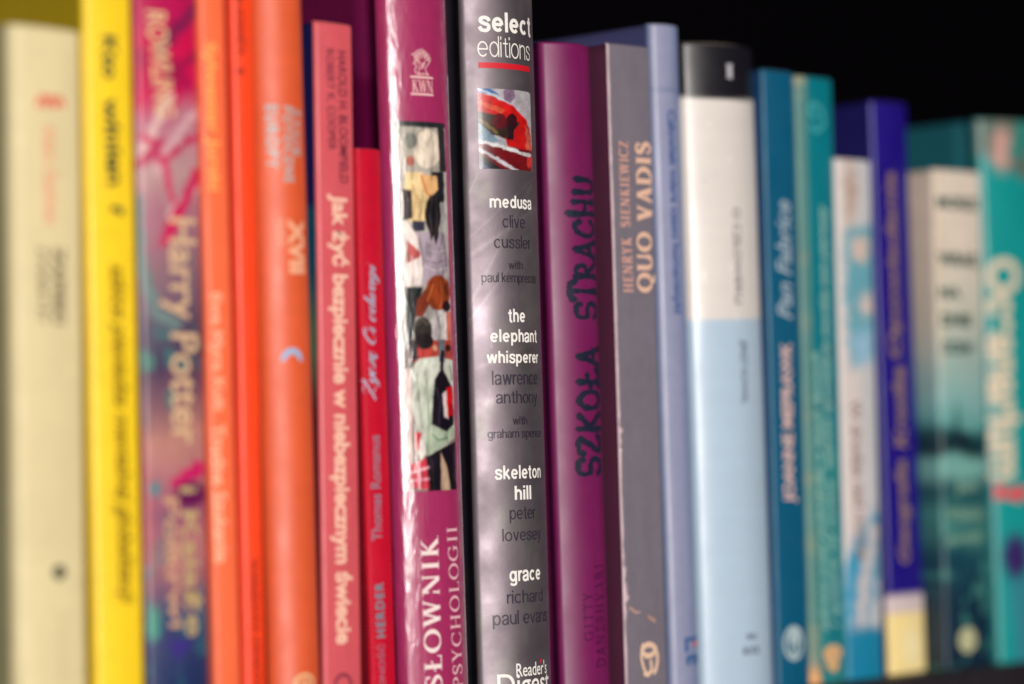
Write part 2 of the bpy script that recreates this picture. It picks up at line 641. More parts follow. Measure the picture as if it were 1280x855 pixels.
def serif_text(body, T=0.15, t=0.05, sv=0.10, gap=0.10, wscale=1.0, st=0.035):
    """Roman capitals: thick stems, thin hairlines, slab-thin serifs"""
    pen = Pen()
    X = 0.0

    def line(a, b, wd):      # wd measured across x
        pen.quad([(X + a[0] - wd / 2, a[1]), (X + a[0] + wd / 2, a[1]), (X + b[0] + wd / 2, b[1]), (X + b[0] - wd / 2, b[1])])

    def bar(x0, x1, y, th=t):
        pen.quad([(X + x0, y - th / 2), (X + x1, y - th / 2), (X + x1, y + th / 2), (X + x0, y + th / 2)])

    def sf(x, y, wd=T):
        yy = (0, st) if y == 0 else (1 - st, 1)
        pen.quad([(X + x - wd / 2 - sv * .8, yy[0]), (X + x + wd / 2 + sv * .8, yy[0]), (X + x + wd / 2 + sv * .8, yy[1]), (X + x - wd / 2 - sv * .8, yy[1])])

    def beak(x, y, dy):
        pen.quad([(X + x - t, y), (X + x + t * .2, y), (X + x + t * .2, y + dy), (X + x - t * .3, y + dy)])

    def arc(cx, cy, rx, ry, a0, a1, n=22, wmin=t, wmax=T * 1.05):
        th = np.radians(np.linspace(a0, a1, n))
        P = np.c_[X + cx + rx * np.cos(th), cy + ry * np.sin(th)]
        wd = wmin + (wmax - wmin) * np.abs(np.cos(th)) ** 1.3
        pen.strip(P, wd)

    def curve(pts, wd):
        P = spline(pts)
        P[:, 0] += X
        k = np.linspace(0, 1, len(P))
        pen.strip(P, np.interp(k, np.linspace(0, 1, len(wd)), wd))
    h = T / 2
    for ch in body:
        if ch == ' ':
            X += 0.4
            continue
        if ch in 'IJ1':
            line((.2, 0), (.2, 1), T); sf(.2, 0); sf(.2, 1); adv = .4
        elif ch in 'LŁ':
            line((.2, 0), (.2, 1), T); sf(.2, 1); sf(.2, 0); bar(.2, .62, t / 2); beak(.62, 0, .26); adv = .66
            if ch == 'Ł':
                pen.quad([(X + .0, .36), (X + .0, .44), (X + .44, .66), (X + .44, .58)])
        elif ch in 'EF':
            line((.2, 0), (.2, 1), T); sf(.2, 1); sf(.2, 0); bar(.2, .6, 1 - t / 2); bar(.2, .5, .52); beak(.6, .78, .22); beak(.5, .42, .2)
            if ch == 'E':
                bar(.2, .64, t / 2); beak(.64, 0, .24)
            adv = .68
        elif ch == 'T':
            line((.36, 0), (.36, 1), T); sf(.36, 0); bar(.02, .7, 1 - t / 2); beak(.7, .76, .24)
            pen.quad([(X + .02, .76), (X + .05, .76), (X + .07, 1), (X + .02, 1)]); adv = .72
        elif ch == 'H':
            for x in (.2, .72):
                line((x, 0), (x, 1), T); sf(x, 0); sf(x, 1)
            bar(.2, .72, .52); adv = .92
        elif ch in 'NÑ':
            line((.17, 0), (.17, 1), t * 1.3); line((.75, 0), (.75, 1), t * 1.3); line((.72, 0), (.17, 1), T * 1.15)
            sf(.17, 0, t); sf(.75, 1, t); pen.quad([(X + .0, 1 - st), (X + .2, 1 - st), (X + .2, 1), (X + .0, 1)]); adv = .92
        elif ch == 'M':
            line((.16, 0), (.2, 1), t * 1.3); line((.84, 0), (.8, 1), T); line((.5, .05), (.22, 1), T); line((.48, .05), (.78, 1), t)
            sf(.16, 0, t); sf(.84, 0); sf(.2, 1, t); sf(.8, 1); adv = 1.02
        elif ch == 'K':
            line((.2, 0), (.2, 1), T); sf(.2, 0); sf(.2, 1)
            line((.22, .46), (.62, 1), t * 1.6); line((.68, 0), (.32, .56), T * 1.25); sf(.62, 1, t); sf(.7, 0); adv = .84
        elif ch in 'VA':
            if ch == 'V':
                line((.4, 0), (.12, 1), T * 1.15); line((.38, 0), (.66, 1), t * 1.4); sf(.12, 1); sf(.66, 1, t); adv = .76
            else:
                line((.66, 0), (.38, 1), T * 1.15); line((.1, 0), (.38, 1), t * 1.4); bar(.18, .56, .33); sf(.66, 0); sf(.1, 0, t); adv = .78
        elif ch == 'W':
            line((.32, 0), (.1, 1), T); line((.3, 0), (.52, 1), t * 1.4); line((.76, 0), (.54, 1), T); line((.74, 0), (.96, 1), t * 1.4)
            sf(.1, 1); sf(.53, 1); sf(.96, 1, t); adv = 1.08
        elif ch == 'Y':
            line((.36, 0), (.36, .48), T); sf(.36, 0); line((.36, .42), (.1, 1), T * 1.1); line((.37, .44), (.62, 1), t * 1.4); sf(.1, 1); sf(.62, 1, t); adv = .74
        elif ch == 'X':
            line((.64, 0), (.12, 1), T * 1.1); line((.1, 0), (.62, 1), t * 1.4); sf(.12, 1); sf(.64, 0); sf(.1, 0, t); sf(.62, 1, t); adv = .76
        elif ch == 'Z':
            line((.1, .02), (.58, .98), T * 1.1); bar(.06, .62, 1 - t / 2); bar(.06, .64, t / 2); beak(.65, 0, .24)
            pen.quad([(X + .06, .76), (X + .09, .76), (X + .11, 1), (X + .06, 1)]); adv = .7
        elif ch in 'OQ':
            arc(.45, .5, .38, .47, 0, 362, 44); adv = .92
            if ch == 'Q':
                curve([(.42, .02), (.6, -.12), (.86, -.16)], [.1, T * .9, .03])
        elif ch in 'CG':
            arc(.46, .5, .39, .47, 48, 312, 34); beak(.75, .7, .26); adv = .8
            if ch == 'G':
                line((.72, .06), (.72, .44), T); bar(.56, .86, .46); adv = .92
            else:
                beak(.75, .06, .2)
        elif ch == 'D':
            line((.2, 0), (.2, 1), T); sf(.2, 0); sf(.2, 1); arc(.34, .5, .46, .475, -90, 90, 26); bar(.2, .36, 1 - t / 2); bar(.2, .36, t / 2); adv = .92
        elif ch in 'PR':
            line((.2, 0), (.2, 1), T); sf(.2, 0); sf(.2, 1); arc(.36, .74, .24, .235, -90, 90, 22); bar(.2, .38, 1 - t / 2); bar(.2, .38, .505); adv = .66
            if ch == 'R':
                line((.68, 0), (.4, .5), T * 1.2); sf(.7, 0); adv = .82
        elif ch == 'U':
            line((.18, .3), (.18, 1), T); sf(.18, 1); line((.74, .3), (.74, 1), t * 1.3); sf(.74, 1, t); arc(.46, .32, .28, .3, 180, 360, 22); adv = .92
        elif ch in 'SŚ':
            curve([(.52, .74), (.44, .93), (.28, .97), (.13, .86), (.14, .68), (.32, .53), (.5, .38), (.53, .2), (.38, .04), (.2, .05), (.09, .26)],
                  [t, t, t * 1.4, T * .8, T, T * 1.1, T, T * .8, t * 1.4, t, t])
            beak(.54, .7, .28); pen.quad([(X + .07, .02), (X + .1, .02), (X + .12, .3), (X + .07, .3)]); adv = .64
        else:
            line((.2, 0), (.2, 1), T); adv = .4
        X += (adv + gap) * 1.0
    V, F, Lf = pen.get()
    V[:, 0] *= wscale
    return V, F, Lf


def grotesk(body, T=0.24, gap=0.2, asc=1.38, dsc=-0.4):
    """plain grotesque lower case drawn with an even pen; x-height 1"""
    pen, X, h = Pen(), 0.0, T / 2

    def st(pts, smooth=True, n=5):
        if smooth:
            P = spline(pts, n)
        else:
            k = np.linspace(0, 1, 9)[:, None]
            P = np.concatenate([np.array(a, float) * (1 - k) + np.array(b, float) * k for a, b in zip(pts[:-1], pts[1:])])
            keep = np.r_[True, np.hypot(*np.diff(P, axis=0).T) > 1e-6]
            P = P[keep]
        P = P.copy()
        d = np.gradient(P, axis=0)
        dy = np.abs(d[:, 1]) / np.hypot(d[:, 0], d[:, 1])
        P[:, 0] += X
        pen.strip(P, T * (.80 + .20 * dy))

    def el(cx, rx, a0=0, a1=362, cy=.5, ry=None):
        th = np.radians(np.linspace(a0, a1, 30))
        ry = (.52 - h * .85) if ry is None else ry
        st(list(zip(cx + rx * np.cos(th), cy + ry * np.sin(th))), n=2)

    def stem(x, y0, y1):
        st([(x, y0), (x, y1)], False)

    def arch(x0, x1):
        st([(x0, .52), (x0 + .04, .76), ((x0 + x1) / 2, .93), (x1 - .06, .80), (x1, .55), (x1, .28), (x1, 0)])
    for ch in body:
        a = 1.0
        if ch == ' ':
            X += .55
            continue
        if ch == 'o':
            el(.52, .52 - h); a = 1.04
        elif ch == 'c':
            el(.5, .5 - h, 42, 318); a = .96
        elif ch == 'e':
            el(.5, .5 - h, -2, 318); st([(h, .5), (1 - h, .5)], False); a = 1.0
        elif ch == 'd':
            el(.48, .48 - h); stem(1 - h, 0, asc)
        elif ch == 'p':
            el(.52, .48 - h); stem(h, dsc, 1)
        elif ch == 'g':
            el(.48, .48 - h); st([(1 - h, 1), (1 - h, .5), (1 - h, .0), (.85, -.24), (.5, -.33), (.12, -.22)])
        elif ch == 'a':
            st([(.1, .68), (.18, .88), (.48, .95), (.76, .84), (.8, .6), (.8, .3), (.82, 0)]); st([(.8, .58), (.5, .5), (.18, .42), (.12, .22), (.26, .06), (.54, .08), (.8, .3)]); a = .92
        elif ch in 'nh':
            stem(h, 0, asc if ch == 'h' else 1); arch(h, .9 - h); a = .9
        elif ch == 'm':
            stem(h, 0, 1); arch(h, .8 - h * .6); arch(.8 - h * .6, 1.56 - h); a = 1.56
        elif ch == 'u':
            stem(.9 - h, 0, 1); st([(h, 1), (h, .6), (h + .02, .28), (.38, .07), (.72, .2), (.9 - h, .46)]); a = .9
        elif ch == 'r':
            stem(h, 0, 1); st([(h, .5), (h + .08, .78), (.4, .92), (.58, .9)]); a = .5
        elif ch == 's':
            st([(.82, .70), (.72, .88), (.44, .95), (.18, .86), (.17, .66), (.44, .53), (.74, .42), (.78, .20), (.62, .07), (.40, .05), (.16, .13), (.08, .32)]); a = .9
        elif ch == 't':
            st([(.32, 1.28), (.32, .8), (.32, .4), (.34, .14), (.46, .05), (.6, .07)]); st([(.02, .92), (.58, .92)], False); a = .6
        elif ch == 'i':
            stem(h, 0, 1); st([(h, asc - .2), (h, asc)], False); a = T
        elif ch == 'l':
            stem(h, 0, asc); a = T
        elif ch == 'k':
            stem(h, 0, asc); st([(h, .36), (.76, 1)], False); st([(.34, .62), (.84, 0)], False); a = .9
        elif ch == 'v':
            st([(.08, 1), (.44, 0)], False); st([(.8, 1), (.44, 0)], False); a = .88
        elif ch == 'y':
            st([(.08, 1), (.45, .05)], False); st([(.82, 1), (.5, .1), (.36, -.24), (.08, -.32)]); a = .9
        elif ch == 'w':
            for p, q in (((.08, 1), (.36, 0)), ((.64, 1), (.36, 0)), ((.64, 1), (.94, 0)), ((1.22, 1), (.94, 0))):
                st([p, q], False)
            a = 1.3
        X += a + gap
    return pen.get()


SCRIPT = {   # handwriting strokes on a small grid, x-height 0.5
    'Ż': ([[(.02, .86), (.12, .98), (.35, .92), (.62, 1.0), (.4, .6), (.05, .02), (.0, -.05), (.3, .08), (.6, -.04), (.78, .12)], [(.16, .5), (.5, .53)], [(.52, 1.14), (.57, 1.19)]], .72),
    'y': ([[(.0, .42), (.07, .5), (.08, .2), (.18, .04), (.3, .22), (.36, .5)], [(.36, .5), (.3, .1), (.16, -.34), (.02, -.36), (.1, -.16), (.46, .1)]], .42),
    'c': ([[(.32, .42), (.22, .5), (.06, .3), (.08, .06), (.24, .02), (.44, .16)]], .38),
    'z': ([[(.04, .46), (.16, .5), (.32, .46), (.18, .22), (.04, .02), (.2, .06), (.4, .08)]], .38),
    'ę': ([[(.04, .2), (.26, .34), (.26, .48), (.14, .48), (.06, .24), (.14, .02), (.36, .14)], [(.24, .02), (.18, -.14), (.28, -.16)]], .38),
    'C': ([[(.6, .8), (.56, .98), (.34, .96), (.1, .6), (.08, .2), (.3, .0), (.62, .22)], [(.6, .8), (.46, .74), (.44, .88)]], .6),
    'i': ([[(.02, .2), (.14, .48), (.08, .14), (.16, .02), (.3, .16)], [(.17, .68), (.2, .74)]], .26),
    'o': ([[(.26, .48), (.1, .42), (.04, .16), (.16, .0), (.32, .2), (.28, .44), (.44, .42)]], .42),
    'd': ([[(.3, .42), (.18, .5), (.04, .26), (.1, .02), (.26, .14), (.38, .5), (.48, .98)], [(.48, .98), (.36, .3), (.36, .04), (.52, .16)]], .5),
    'w': ([[(.0, .4), (.08, .5), (.06, .16), (.14, .02), (.28, .26), (.32, .5)], [(.32, .5), (.28, .1), (.38, .02), (.52, .3), (.5, .5), (.62, .42)]], .6),
    'a': ([[(.3, .42), (.18, .5), (.04, .26), (.1, .02), (.26, .14), (.36, .5)], [(.36, .5), (.3, .14), (.36, .02), (.5, .16)]], .46),
    'g': ([[(.3, .42), (.18, .5), (.04, .28), (.1, .06), (.26, .18), (.36, .5)], [(.36, .5), (.26, -.1), (.12, -.38), (.0, -.3), (.14, -.1), (.5, .14)]], .46),
}


def script_text(body, width=0.075, slant=0.35):
    pen, X = Pen(), 0.0
    for ch in body:
        if ch == ' ':
            X += .3
            continue
        st, adv = SCRIPT[ch]
        for s in st:
            P = spline(s, 6)
            d = np.gradient(P, axis=0)
            wd = width * (0.55 + 0.75 * np.clip(-d[:, 1] / np.hypot(d[:, 0], d[:, 1]).clip(1e-6), -0.3, 1))
            P = P.copy()
            P[:, 0] += X + slant * P[:, 1]
            pen.strip(P, wd)
        X += adv
    return pen.get()


SPIKY = {    # hand cut capitals with thorned ends
    'S': ([[(.52, .84), (.5, .98), (.1, .98), (.1, .56), (.48, .5), (.5, .1), (.34, .02), (.1, .04), (.06, .2)]], .62),
    'Z': ([[(.04, .8), (.08, .96), (.54, .98), (.36, .6), (.1, .06), (.3, .03), (.58, .04), (.6, .2)]], .68),
    'K': ([[(.12, 0), (.12, 1)], [(.56, .98), (.3, .7), (.14, .5)], [(.2, .52), (.4, .28), (.62, .02)]], .7),
    'O': ([[(.3, .98), (.1, .82), (.06, .5), (.12, .16), (.32, .02), (.54, .18), (.58, .5), (.52, .84), (.3, .98)]], .7),
    'Ł': ([[(.16, 1), (.16, .04)], [(.02, .02), (.2, .02), (.52, .04), (.56, .18)], [(.02, .46), (.36, .66)]], .62),
    'A': ([[(.04, .02), (.16, .4), (.32, 1)], [(.32, 1), (.46, .5), (.6, 0)], [(.14, .34), (.5, .36)]], .7),
    'T': ([[(.3, 0), (.3, 1.22)], [(.0, 1.08), (.04, 1.22), (.3, 1.24), (.58, 1.22), (.62, 1.06)]], .62),
    'R': ([[(.14, 0), (.14, 1)], [(.06, .98), (.4, .98), (.54, .8), (.46, .58), (.18, .5)], [(.26, .5), (.44, .24), (.64, .0)]], .7),
    'C': ([[(.56, .8), (.46, .97), (.2, .92), (.08, .6), (.1, .2), (.3, .02), (.5, .08), (.58, .26)]], .66),
    'H': ([[(.12, 0), (.12, 1.24)], [(.54, 0), (.54, 1.05)], [(.12, .56), (.54, .52)]], .72),
    'U': ([[(.1, 1.02), (.1, .3), (.2, .06), (.4, .03), (.52, .2), (.54, .96)]], .7),
}


def spiky_text(body, width=0.19):
    pen, X = Pen(), 0.0
    rr = random.Random(4)
    for ch in body:
        if ch == ' ':
            X += .55
            continue
        st, adv = SPIKY[ch]
        for s in st:
            P = spline(s, 5)
            wd = np.array([width * rr.uniform(.72, 1.22) for _ in P])
            P = P + np.array([[rr.uniform(-.022, .022), rr.uniform(-.022, .022)] for _ in P])
            wd[:2] *= 1.25
            wd[-2:] *= 1.25
            P[:, 0] += X
            pen.strip(P, wd)
            for e in (P[0], P[-1]):      # thorn
                q = rr.uniform(.10, .15)
                pen.quad([(e[0] - q, e[1] - .02), (e[0], e[1] - q), (e[0] + q, e[1] + .02), (e[0], e[1] + q)])
        X += adv + .06
    return pen.get()


def strokes(list_of, width=0.06, smooth=True):
    pen = Pen()
    for s in list_of:
        wd = width
        if isinstance(s, tuple):
            s, wd = s
        if smooth:
            pen.strip(spline(s, 6), wd)
        else:
            for a, b in zip(s[:-1], s[1:]):
                k = np.linspace(0, 1, 12)[:, None]
                pen.strip(np.array(a, float) * (1 - k) + np.array(b, float) * k, wd)
    return pen.get()


def plain(rgb, **k):
    def f(px, py, u, z):
        c = np.zeros(px.shape + (3,)) + lin(rgb)
        return wear(c, u, z, **k)
    return f


def wear(c, u, z, edge=0.25, tone=1.25, seed=0.0, mott=0.06, ew=0.035):
    m = 1 + mott * 2 * (fbm(u * 5 + seed, z * 60 + seed) - 0.5)
    c = c * m[..., None]
    rs = np.random.RandomState(int(seed * 7 + 3))
    zt = z.max()
    for _ in range(26):          # scratches, dents and rubbed specks
        uu, zz, an = rs.rand(), rs.rand() * zt, rs.uniform(-1.2, 1.2)
        ln = rs.uniform(.002, .012) if rs.rand() < .6 else .0004
        d = segdist(u * 25, z * 1000, (uu * 25, zz * 1000), (uu * 25 + math.sin(an) * ln * 300, zz * 1000 + math.cos(an) * ln * 1000))
        c = c * (1 + rs.choice([-.22, .28, .34]) * np.exp(-(d / rs.uniform(.12, .3)) ** 2) * (.3 + .7 * vnoise(u * 9 + seed, z * 900)))[..., None]
    band = fbm(u * .6 + seed, z * 420 + seed * 9, 3)
    c = c * (1 + .05 * (band - .5))[..., None]
    e = np.minimum(u, 1 - u)
    k = sstep(ew, 0.0, e + 0.03 * (fbm(u * 3 + seed * 3, z * 260) - 0.5)) * edge
    k = k * (0.4 + 0.6 * fbm(u * 2 + 9, z * 420 + seed, 3))
    return c * (1 - k[..., None]) + np.minimum(c * tone + 0.05, 0.9) * k[..., None]


def ink(name, rgb, rough=0.5, **k):
    return mat('ink_' + name, rgb, rough=rough, grain=0.03, **k)


# ------------------------------------------------------------------ the bookcase
shelf_m = mat('dark_shelf_wood', (34, 28, 34), rough=0.55, grain=0.25, bump=0.15, bscale=300)
case = bpy.data.objects.new('bookcase', None)
COL.objects.link(case)
case['label'] = 'near black bookcase shelf and back panel that hold the row of books'
case['category'] = 'bookcase'
box('shelf_board', (-0.55, -0.012, -0.022), (1.7, 0.30, 0.0), shelf_m, case, bevel=0.0015)
box('back_panel', (-0.55, 0.302, -0.022), (1.7, 0.312, 0.55), mat('dark_back_panel', (9, 7, 10), rough=0.95, grain=0.2, spec=0.0), case)

SP = lambda name, **k: mat(name, vcol=True, **k)
PB, HB = 'paperback_book', 'hardcover_book'
ALL = []


def reg(b):
    ALL.append(b)
    return b


# 1 ---- cream book at the left end
b = reg(Book(PB, 'cream book with small pale red lettering, leftmost in the row', (60, 8, 94), (800, 8, 110), top=33, bulge=0.0012, corner=0.003))
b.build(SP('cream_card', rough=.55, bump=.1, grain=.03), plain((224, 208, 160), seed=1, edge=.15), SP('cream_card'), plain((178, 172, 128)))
redp = ink('pale_red', (236, 150, 120))
b.glyphs_h('publisher_mark', strokes([([(0, .2), (.3, .9), (.55, .2)], .28), ([(.5, .2), (.8, .9), (1.05, .2)], .28), ([(1.0, .2), (1.3, .9), (1.6, .3)], .28)]), 43, 82, 118, 136, ink('wave_red', (226, 110, 90)))
b.text_v('author_name', 'Adam Zieliński', (62, 156), (64, 280), 16, 'd', redp, bold=.015)
brn = ink('faded_brown', (116, 98, 76))
b.text_v('title', 'ZAPISKI', (73, 308), (74, 405), 14, 'd', brn, bold=.045)
b.text_v('title', 'Z PODRÓŻY', (54, 308), (55, 405), 12, 'd', brn, bold=.045)
b.glyphs_h('publisher_mark', strokes([([(0.5 + .3 * math.cos(q), .5 + .3 * math.sin(q)) for q in np.linspace(0, 6.5, 12)], .5)]), 66, 82, 706, 725, ink('dark_green', (40, 52, 48)))
b.text_v('series_line', 'biblioteka', (78, 770), (79, 850), 9, 'd', ink('faint_buff', (205, 188, 142)))

# 2 ---- yellow
b = reg(Book(PB, 'bright yellow paperback with dark short title near its head', (60, 102, 163), (800, 116, 178), height=.232, s=-.0005, bulge=.001))
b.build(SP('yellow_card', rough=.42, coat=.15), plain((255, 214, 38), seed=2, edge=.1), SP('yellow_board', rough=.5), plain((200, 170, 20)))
dk = ink('bottle_green', (38, 52, 44))
b.text_v('title', 'Kto', (136, 45), (138, 99), 19, 'd', dk, bold=.032)
b.text_v('title', 'winien', (138, 122), (143, 232), 19, 'd', dk, bold=.032)
b.text_v('title', '?', (145, 255), (147, 270), 16, 'd', dk, bold=.03)
b.text_v('subtitle', 'szkice pieniądza mentalnej globalizacji'.replace('ą', 'a'), (144, 330), (156, 755), 24, 'd', ink('olive_brown', (104, 70, 2)), shear=.3, bold=.02)

# 3 ---- crimson swirled novel
def swirl(px, py, u, z):
    x = px - (py - 400) * .031          # straightened
    n = fbm(u * 4 + 3, py / 60.0)
    n2 = fbm(u * 6 + 13, py / 30.0)
    yy = py + 26 * (n - .5) * 2 + 18 * (u - .5)
    st = [(-60, (176, 18, 76)), (20, (190, 18, 84)), (60, (208, 14, 76)), (118, (206, 16, 84)), (150, (190, 116, 136)), (220, (190, 150, 150)),
          (270, (172, 112, 128)), (330, (140, 106, 118)), (400, (98, 76, 98)), (450, (66, 46, 82)), (500, (132, 88, 100)), (545, (190, 130, 118)),
          (590, (184, 120, 120)), (640, (150, 80, 110)), (690, (186, 118, 118)), (730, (150, 96, 110)), (775, (60, 62, 110)), (840, (36, 52, 96)), (920, (30, 40, 80))]
    ys = [k for k, _ in st]
    L = np.array([lin(c) for _, c in st])
    c = np.stack([np.interp(yy, ys, L[:, i]) for i in range(3)], -1)
    c = put(c, sstep(.52, .62, n2) * sstep(600, 660, py) * .45, (40, 110, 120))
    c = put(c, sstep(.55, .68, fbm(u * 5 + 40, py / 24.0)) * sstep(380, 440, py) * (1 - sstep(500, 540, py)) * .8, (60, 120, 120))
    c = put(c, sstep(.50, .62, fbm(u * 3 + 70, py / 45.0 - u * 2)) * (1 - sstep(90, 130, py)) * .5, (120, 24, 74))
    it = [('l', [(176, 196), (196, 150), (214, 122)], 6, (226, 186, 182)), ('l', [(196, 214), (220, 170), (246, 140)], 5, (214, 166, 172)), ('l', [(206, 200), (232, 176), (248, 172)], 4, (196, 24, 86)),
          ('l', [(180, 170), (206, 205), (214, 250)], 4, (206, 40, 96)), ('l', [(214, 268), (236, 240), (248, 232)], 5, (226, 196, 190)), ('l', [(200, 60), (226, 30), (242, 10)], 8, (132, 26, 78)), ('l', [(208, 96), (236, 76), (246, 64)], 5, (160, 20, 72)),
          ('l', [(248, 215), (225, 262), (206, 300)], 7, (206, 30, 90)), ('l', [(172, 205), (200, 180)], 6, (190, 40, 92)),
          ('l', [(172, 250), (176, 330), (195, 390), (222, 405)], 7, (110, 132, 130)), ('l', [(248, 585), (222, 606)], 9, (206, 30, 100)),
          ('e', 238, 618, 20, 16, (104, 20, 80)), ('e', 190, 612, 12, 10, (70, 130, 140)), ('e', 192, 778, 9, 22, (70, 150, 130)),
          ('p', [(206, 800), (240, 800), (222, 826)], (60, 44, 130)), ('e', 180, 452, 12, 14, (70, 120, 110)), ('l', [(176, 540), (182, 620), (184, 700)], 5, (170, 70, 80))]
    c = shapes(c, px, py, it, wob=6, soft=3.5)
    return wear(c, u, z, edge=.2, seed=3)


b = reg(Book(PB, 'crimson and dark violet swirled paperback with big cream title letters', (60, 166, 244), (800, 180, 260), height=.226, s=.0, bulge=.0015))
b.build(SP('swirl_print', rough=.4, coat=.2), swirl, SP('swirl_print'), plain((110, 12, 40)), fine=True)
cr = ink('worn_gilt', (226, 186, 140), rough=.5)
b.text_v('author_name', 'ROWLING', (194, 14), (207, 146), 26, 'd', cr, bold=.02)
b.text_v('title', 'Harry Potter', (221, 272), (226, 556), 46, 'd', ink('cream_gilt', (222, 184, 144)), bold=.015)
b.text_v('subtitle', 'i Książę'.replace('ę', 'e').replace('ą', 'a'), (236, 608), (244, 795), 22, 'd', ink('dull_gilt', (196, 168, 118)), bold=.02)
b.text_v('subtitle', 'Półkrwi', (213, 622), (221, 785), 19, 'd', ink('rosy_gilt', (206, 156, 122)), bold=.02)

# 4 ---- coral
b = reg(Book(PB, 'thin coral orange paperback with yellow and white lettering', (60, 245, 282), (800, 266, 297), height=.228, s=-.0005))
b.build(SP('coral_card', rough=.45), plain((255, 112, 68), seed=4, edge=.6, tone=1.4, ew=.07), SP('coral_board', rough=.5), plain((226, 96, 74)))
b.text_v('author_name', 'Sylwester Jurski', (261, 53), (266, 238), 19, 'd', ink('warm_yellow', (255, 176, 92)), bold=.02)
wc = ink('coral_white', (255, 186, 150))
b.text_v('title', 'Ewa Myra Kult', (268, 366), (272, 514), 17, 'd', wc, bold=.025)
b.text_v('title', 'Trudne Szukanie', (272, 530), (277, 703), 17, 'd', wc, bold=.025)

# 5 ---- vivid orange red
b = reg(Book(PB, 'vivid red orange paperback with tiny dark lettering at its head and foot', (60, 287, 315), (800, 302, 331), height=.23, s=-.001))
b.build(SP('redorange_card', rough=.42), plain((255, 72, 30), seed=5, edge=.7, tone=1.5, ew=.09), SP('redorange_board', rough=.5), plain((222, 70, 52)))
dr = ink('oxblood', (120, 22, 14))
b.text_v('author_name', 'MARIA KONNEYA', (298, -30), (301, 70), 10, 'd', dr, bold=.02)
b.glyphs_h('publisher_mark', strokes([([(0, .5), (.5, 1), (1, .5), (.5, 0), (0, .5)], .3)]), 295, 305, 84, 95, dr)
b.text_v('publisher_name', 'WARSZAWA KRAKÓW', (318, 698), (322, 868), 11, 'd', dr, bold=.02)

# 6 ---- rounded burnt orange volume
b = reg(Book(HB, 'rounded burnt orange hardcover with pale blue stacked letters and a crescent', (60, 315, 376), (800, 332, 399), height=.236, s=-.003, bulge=.0048, corner=.001, board=.002, hard=True, depth=.15))
b.build(SP('burnt_orange_cloth', rough=.5, bump=.1, coat=.25, coat_rough=.5), plain((226, 92, 48), seed=6, edge=.1), SP('burnt_orange_board', rough=.6), plain((150, 40, 30)))
bl = ink('chalk_blue', (172, 178, 176))
b.text_v('title', 'ŻYCIE', (371, 136), (372, 195), 9, 'd', bl, bold=.035, space=1.25)
b.text_v('title', 'POTOCZNE', (359, 133), (361, 228), 12, 'd', bl, bold=.035, space=1.25)
b.text_v('title', 'EUROPY', (339, 131), (341, 211), 16, 'd', bl, bold=.035, space=1.25)
pk = ink('pale_apricot', (246, 174, 136))
b.text_v('volume_number', 'XVII', (369, 273), (371, 342), 19, 'd', pk, bold=.06)
b.text_v('volume_number', 'WIEK', (350, 272), (352, 311), 12, 'd', ink('dim_apricot', (232, 142, 104)), bold=.02)
b.glyphs_h('emblem', strokes([([(0, 0), (.2, .55), (.5, .75), (.8, .55), (1, 0)], [.12 + .3 * math.sin(k / 24 * math.pi) for k in range(25)])]), 351, 377, 435, 452, ink('crescent_blue', (150, 186, 222)))
b.glyphs_h('emblem', strokes([([(.5 + .5 * math.cos(q), .5 + .5 * math.sin(q)) for q in np.linspace(0, 6.3, 16)], .16), ([(.3, .3), (.5, .7), (.7, .3)], .12)]), 367, 392, 842, 868, ink('emblem_buff', (240, 200, 150)))

# 7 ---- dusty pink with a navy cover
def pink_board(px, py, u, z):
    c = np.zeros(px.shape + (3,)) + lin((30, 34, 96))
    c = put(c, sstep(250, 262, py), (14, 92, 120))
    c = put(c, sstep(330, 420, py), (92, 128, 100))
    c = put(c, sstep(430, 520, py), (110, 40, 50))
    return c


b = reg(Book(PB, 'dusty pink paperback with a long cream title and navy front cover', (60, 391, 439), (800, 402, 450), top=28, s=-.0003, bulge=.0006, corner=.001))
b.build(SP('pink_card', rough=.45, coat=.1), plain((214, 88, 96), seed=7, edge=.5, tone=1.5, ew=.07), SP('navy_print', rough=.4), pink_board)
b.text_v('title', 'Jak żyć bezpiecznie w niebezpiecznym świecie', (422, 243), (427.5, 805), 27, 'd', ink('shell_pink', (252, 200, 176)), bold=.03)
plum = ink('plum', (104, 30, 56))
b.text_v('author_name', 'HAROLD H. BLOOMFIELD', (427, 64), (430, 229), 10.5, 'd', plum, bold=.012)
b.text_v('author_name', 'ROBERT K. COOPER', (412, 61), (415, 188), 9.5, 'd', plum, bold=.012)
b.glyphs_h('publisher_mark', strokes([([(.5 + .5 * math.cos(q), .5 + .5 * math.sin(q)) for q in np.linspace(0, 6.4, 20)], .18)]), 417, 440, 841, 872, ink('dull_wine', (140, 50, 70)))

# 8 ---- small red ribbed book
b = reg(Book(PB, 'short ribbed red book with grey blue handwritten title', (200, 443, 474), (800, 459, 494), top=186, s=-.002, bulge=.0008, corner=.001))
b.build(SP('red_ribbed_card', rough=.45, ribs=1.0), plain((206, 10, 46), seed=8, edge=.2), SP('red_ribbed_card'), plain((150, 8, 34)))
gb = ink('grey_blue', (170, 174, 198))
b.glyphs_v('title', script_text('Życzę Ci odwagi', .1), (462.5, 328), (462, 501), 23, 'u', gb)
tl = ink('dull_teal', (96, 140, 156))
b.text_v('author_name', 'Thomas Romanus', (468, 544), (471, 676), 12.5, 'u', ink('grey_rose', (150, 120, 140)), bold=.015)
b.text_v('publisher_name', 'HERDER', (473.5, 728), (476, 797), 10.5, 'u', tl, bold=.025, space=1.25)
b.text_v('publisher_name', 'JEDNOŚĆ', (476, 805), (478, 872), 12, 'u', ink('grey_lilac', (160, 110, 130)), bold=.01)

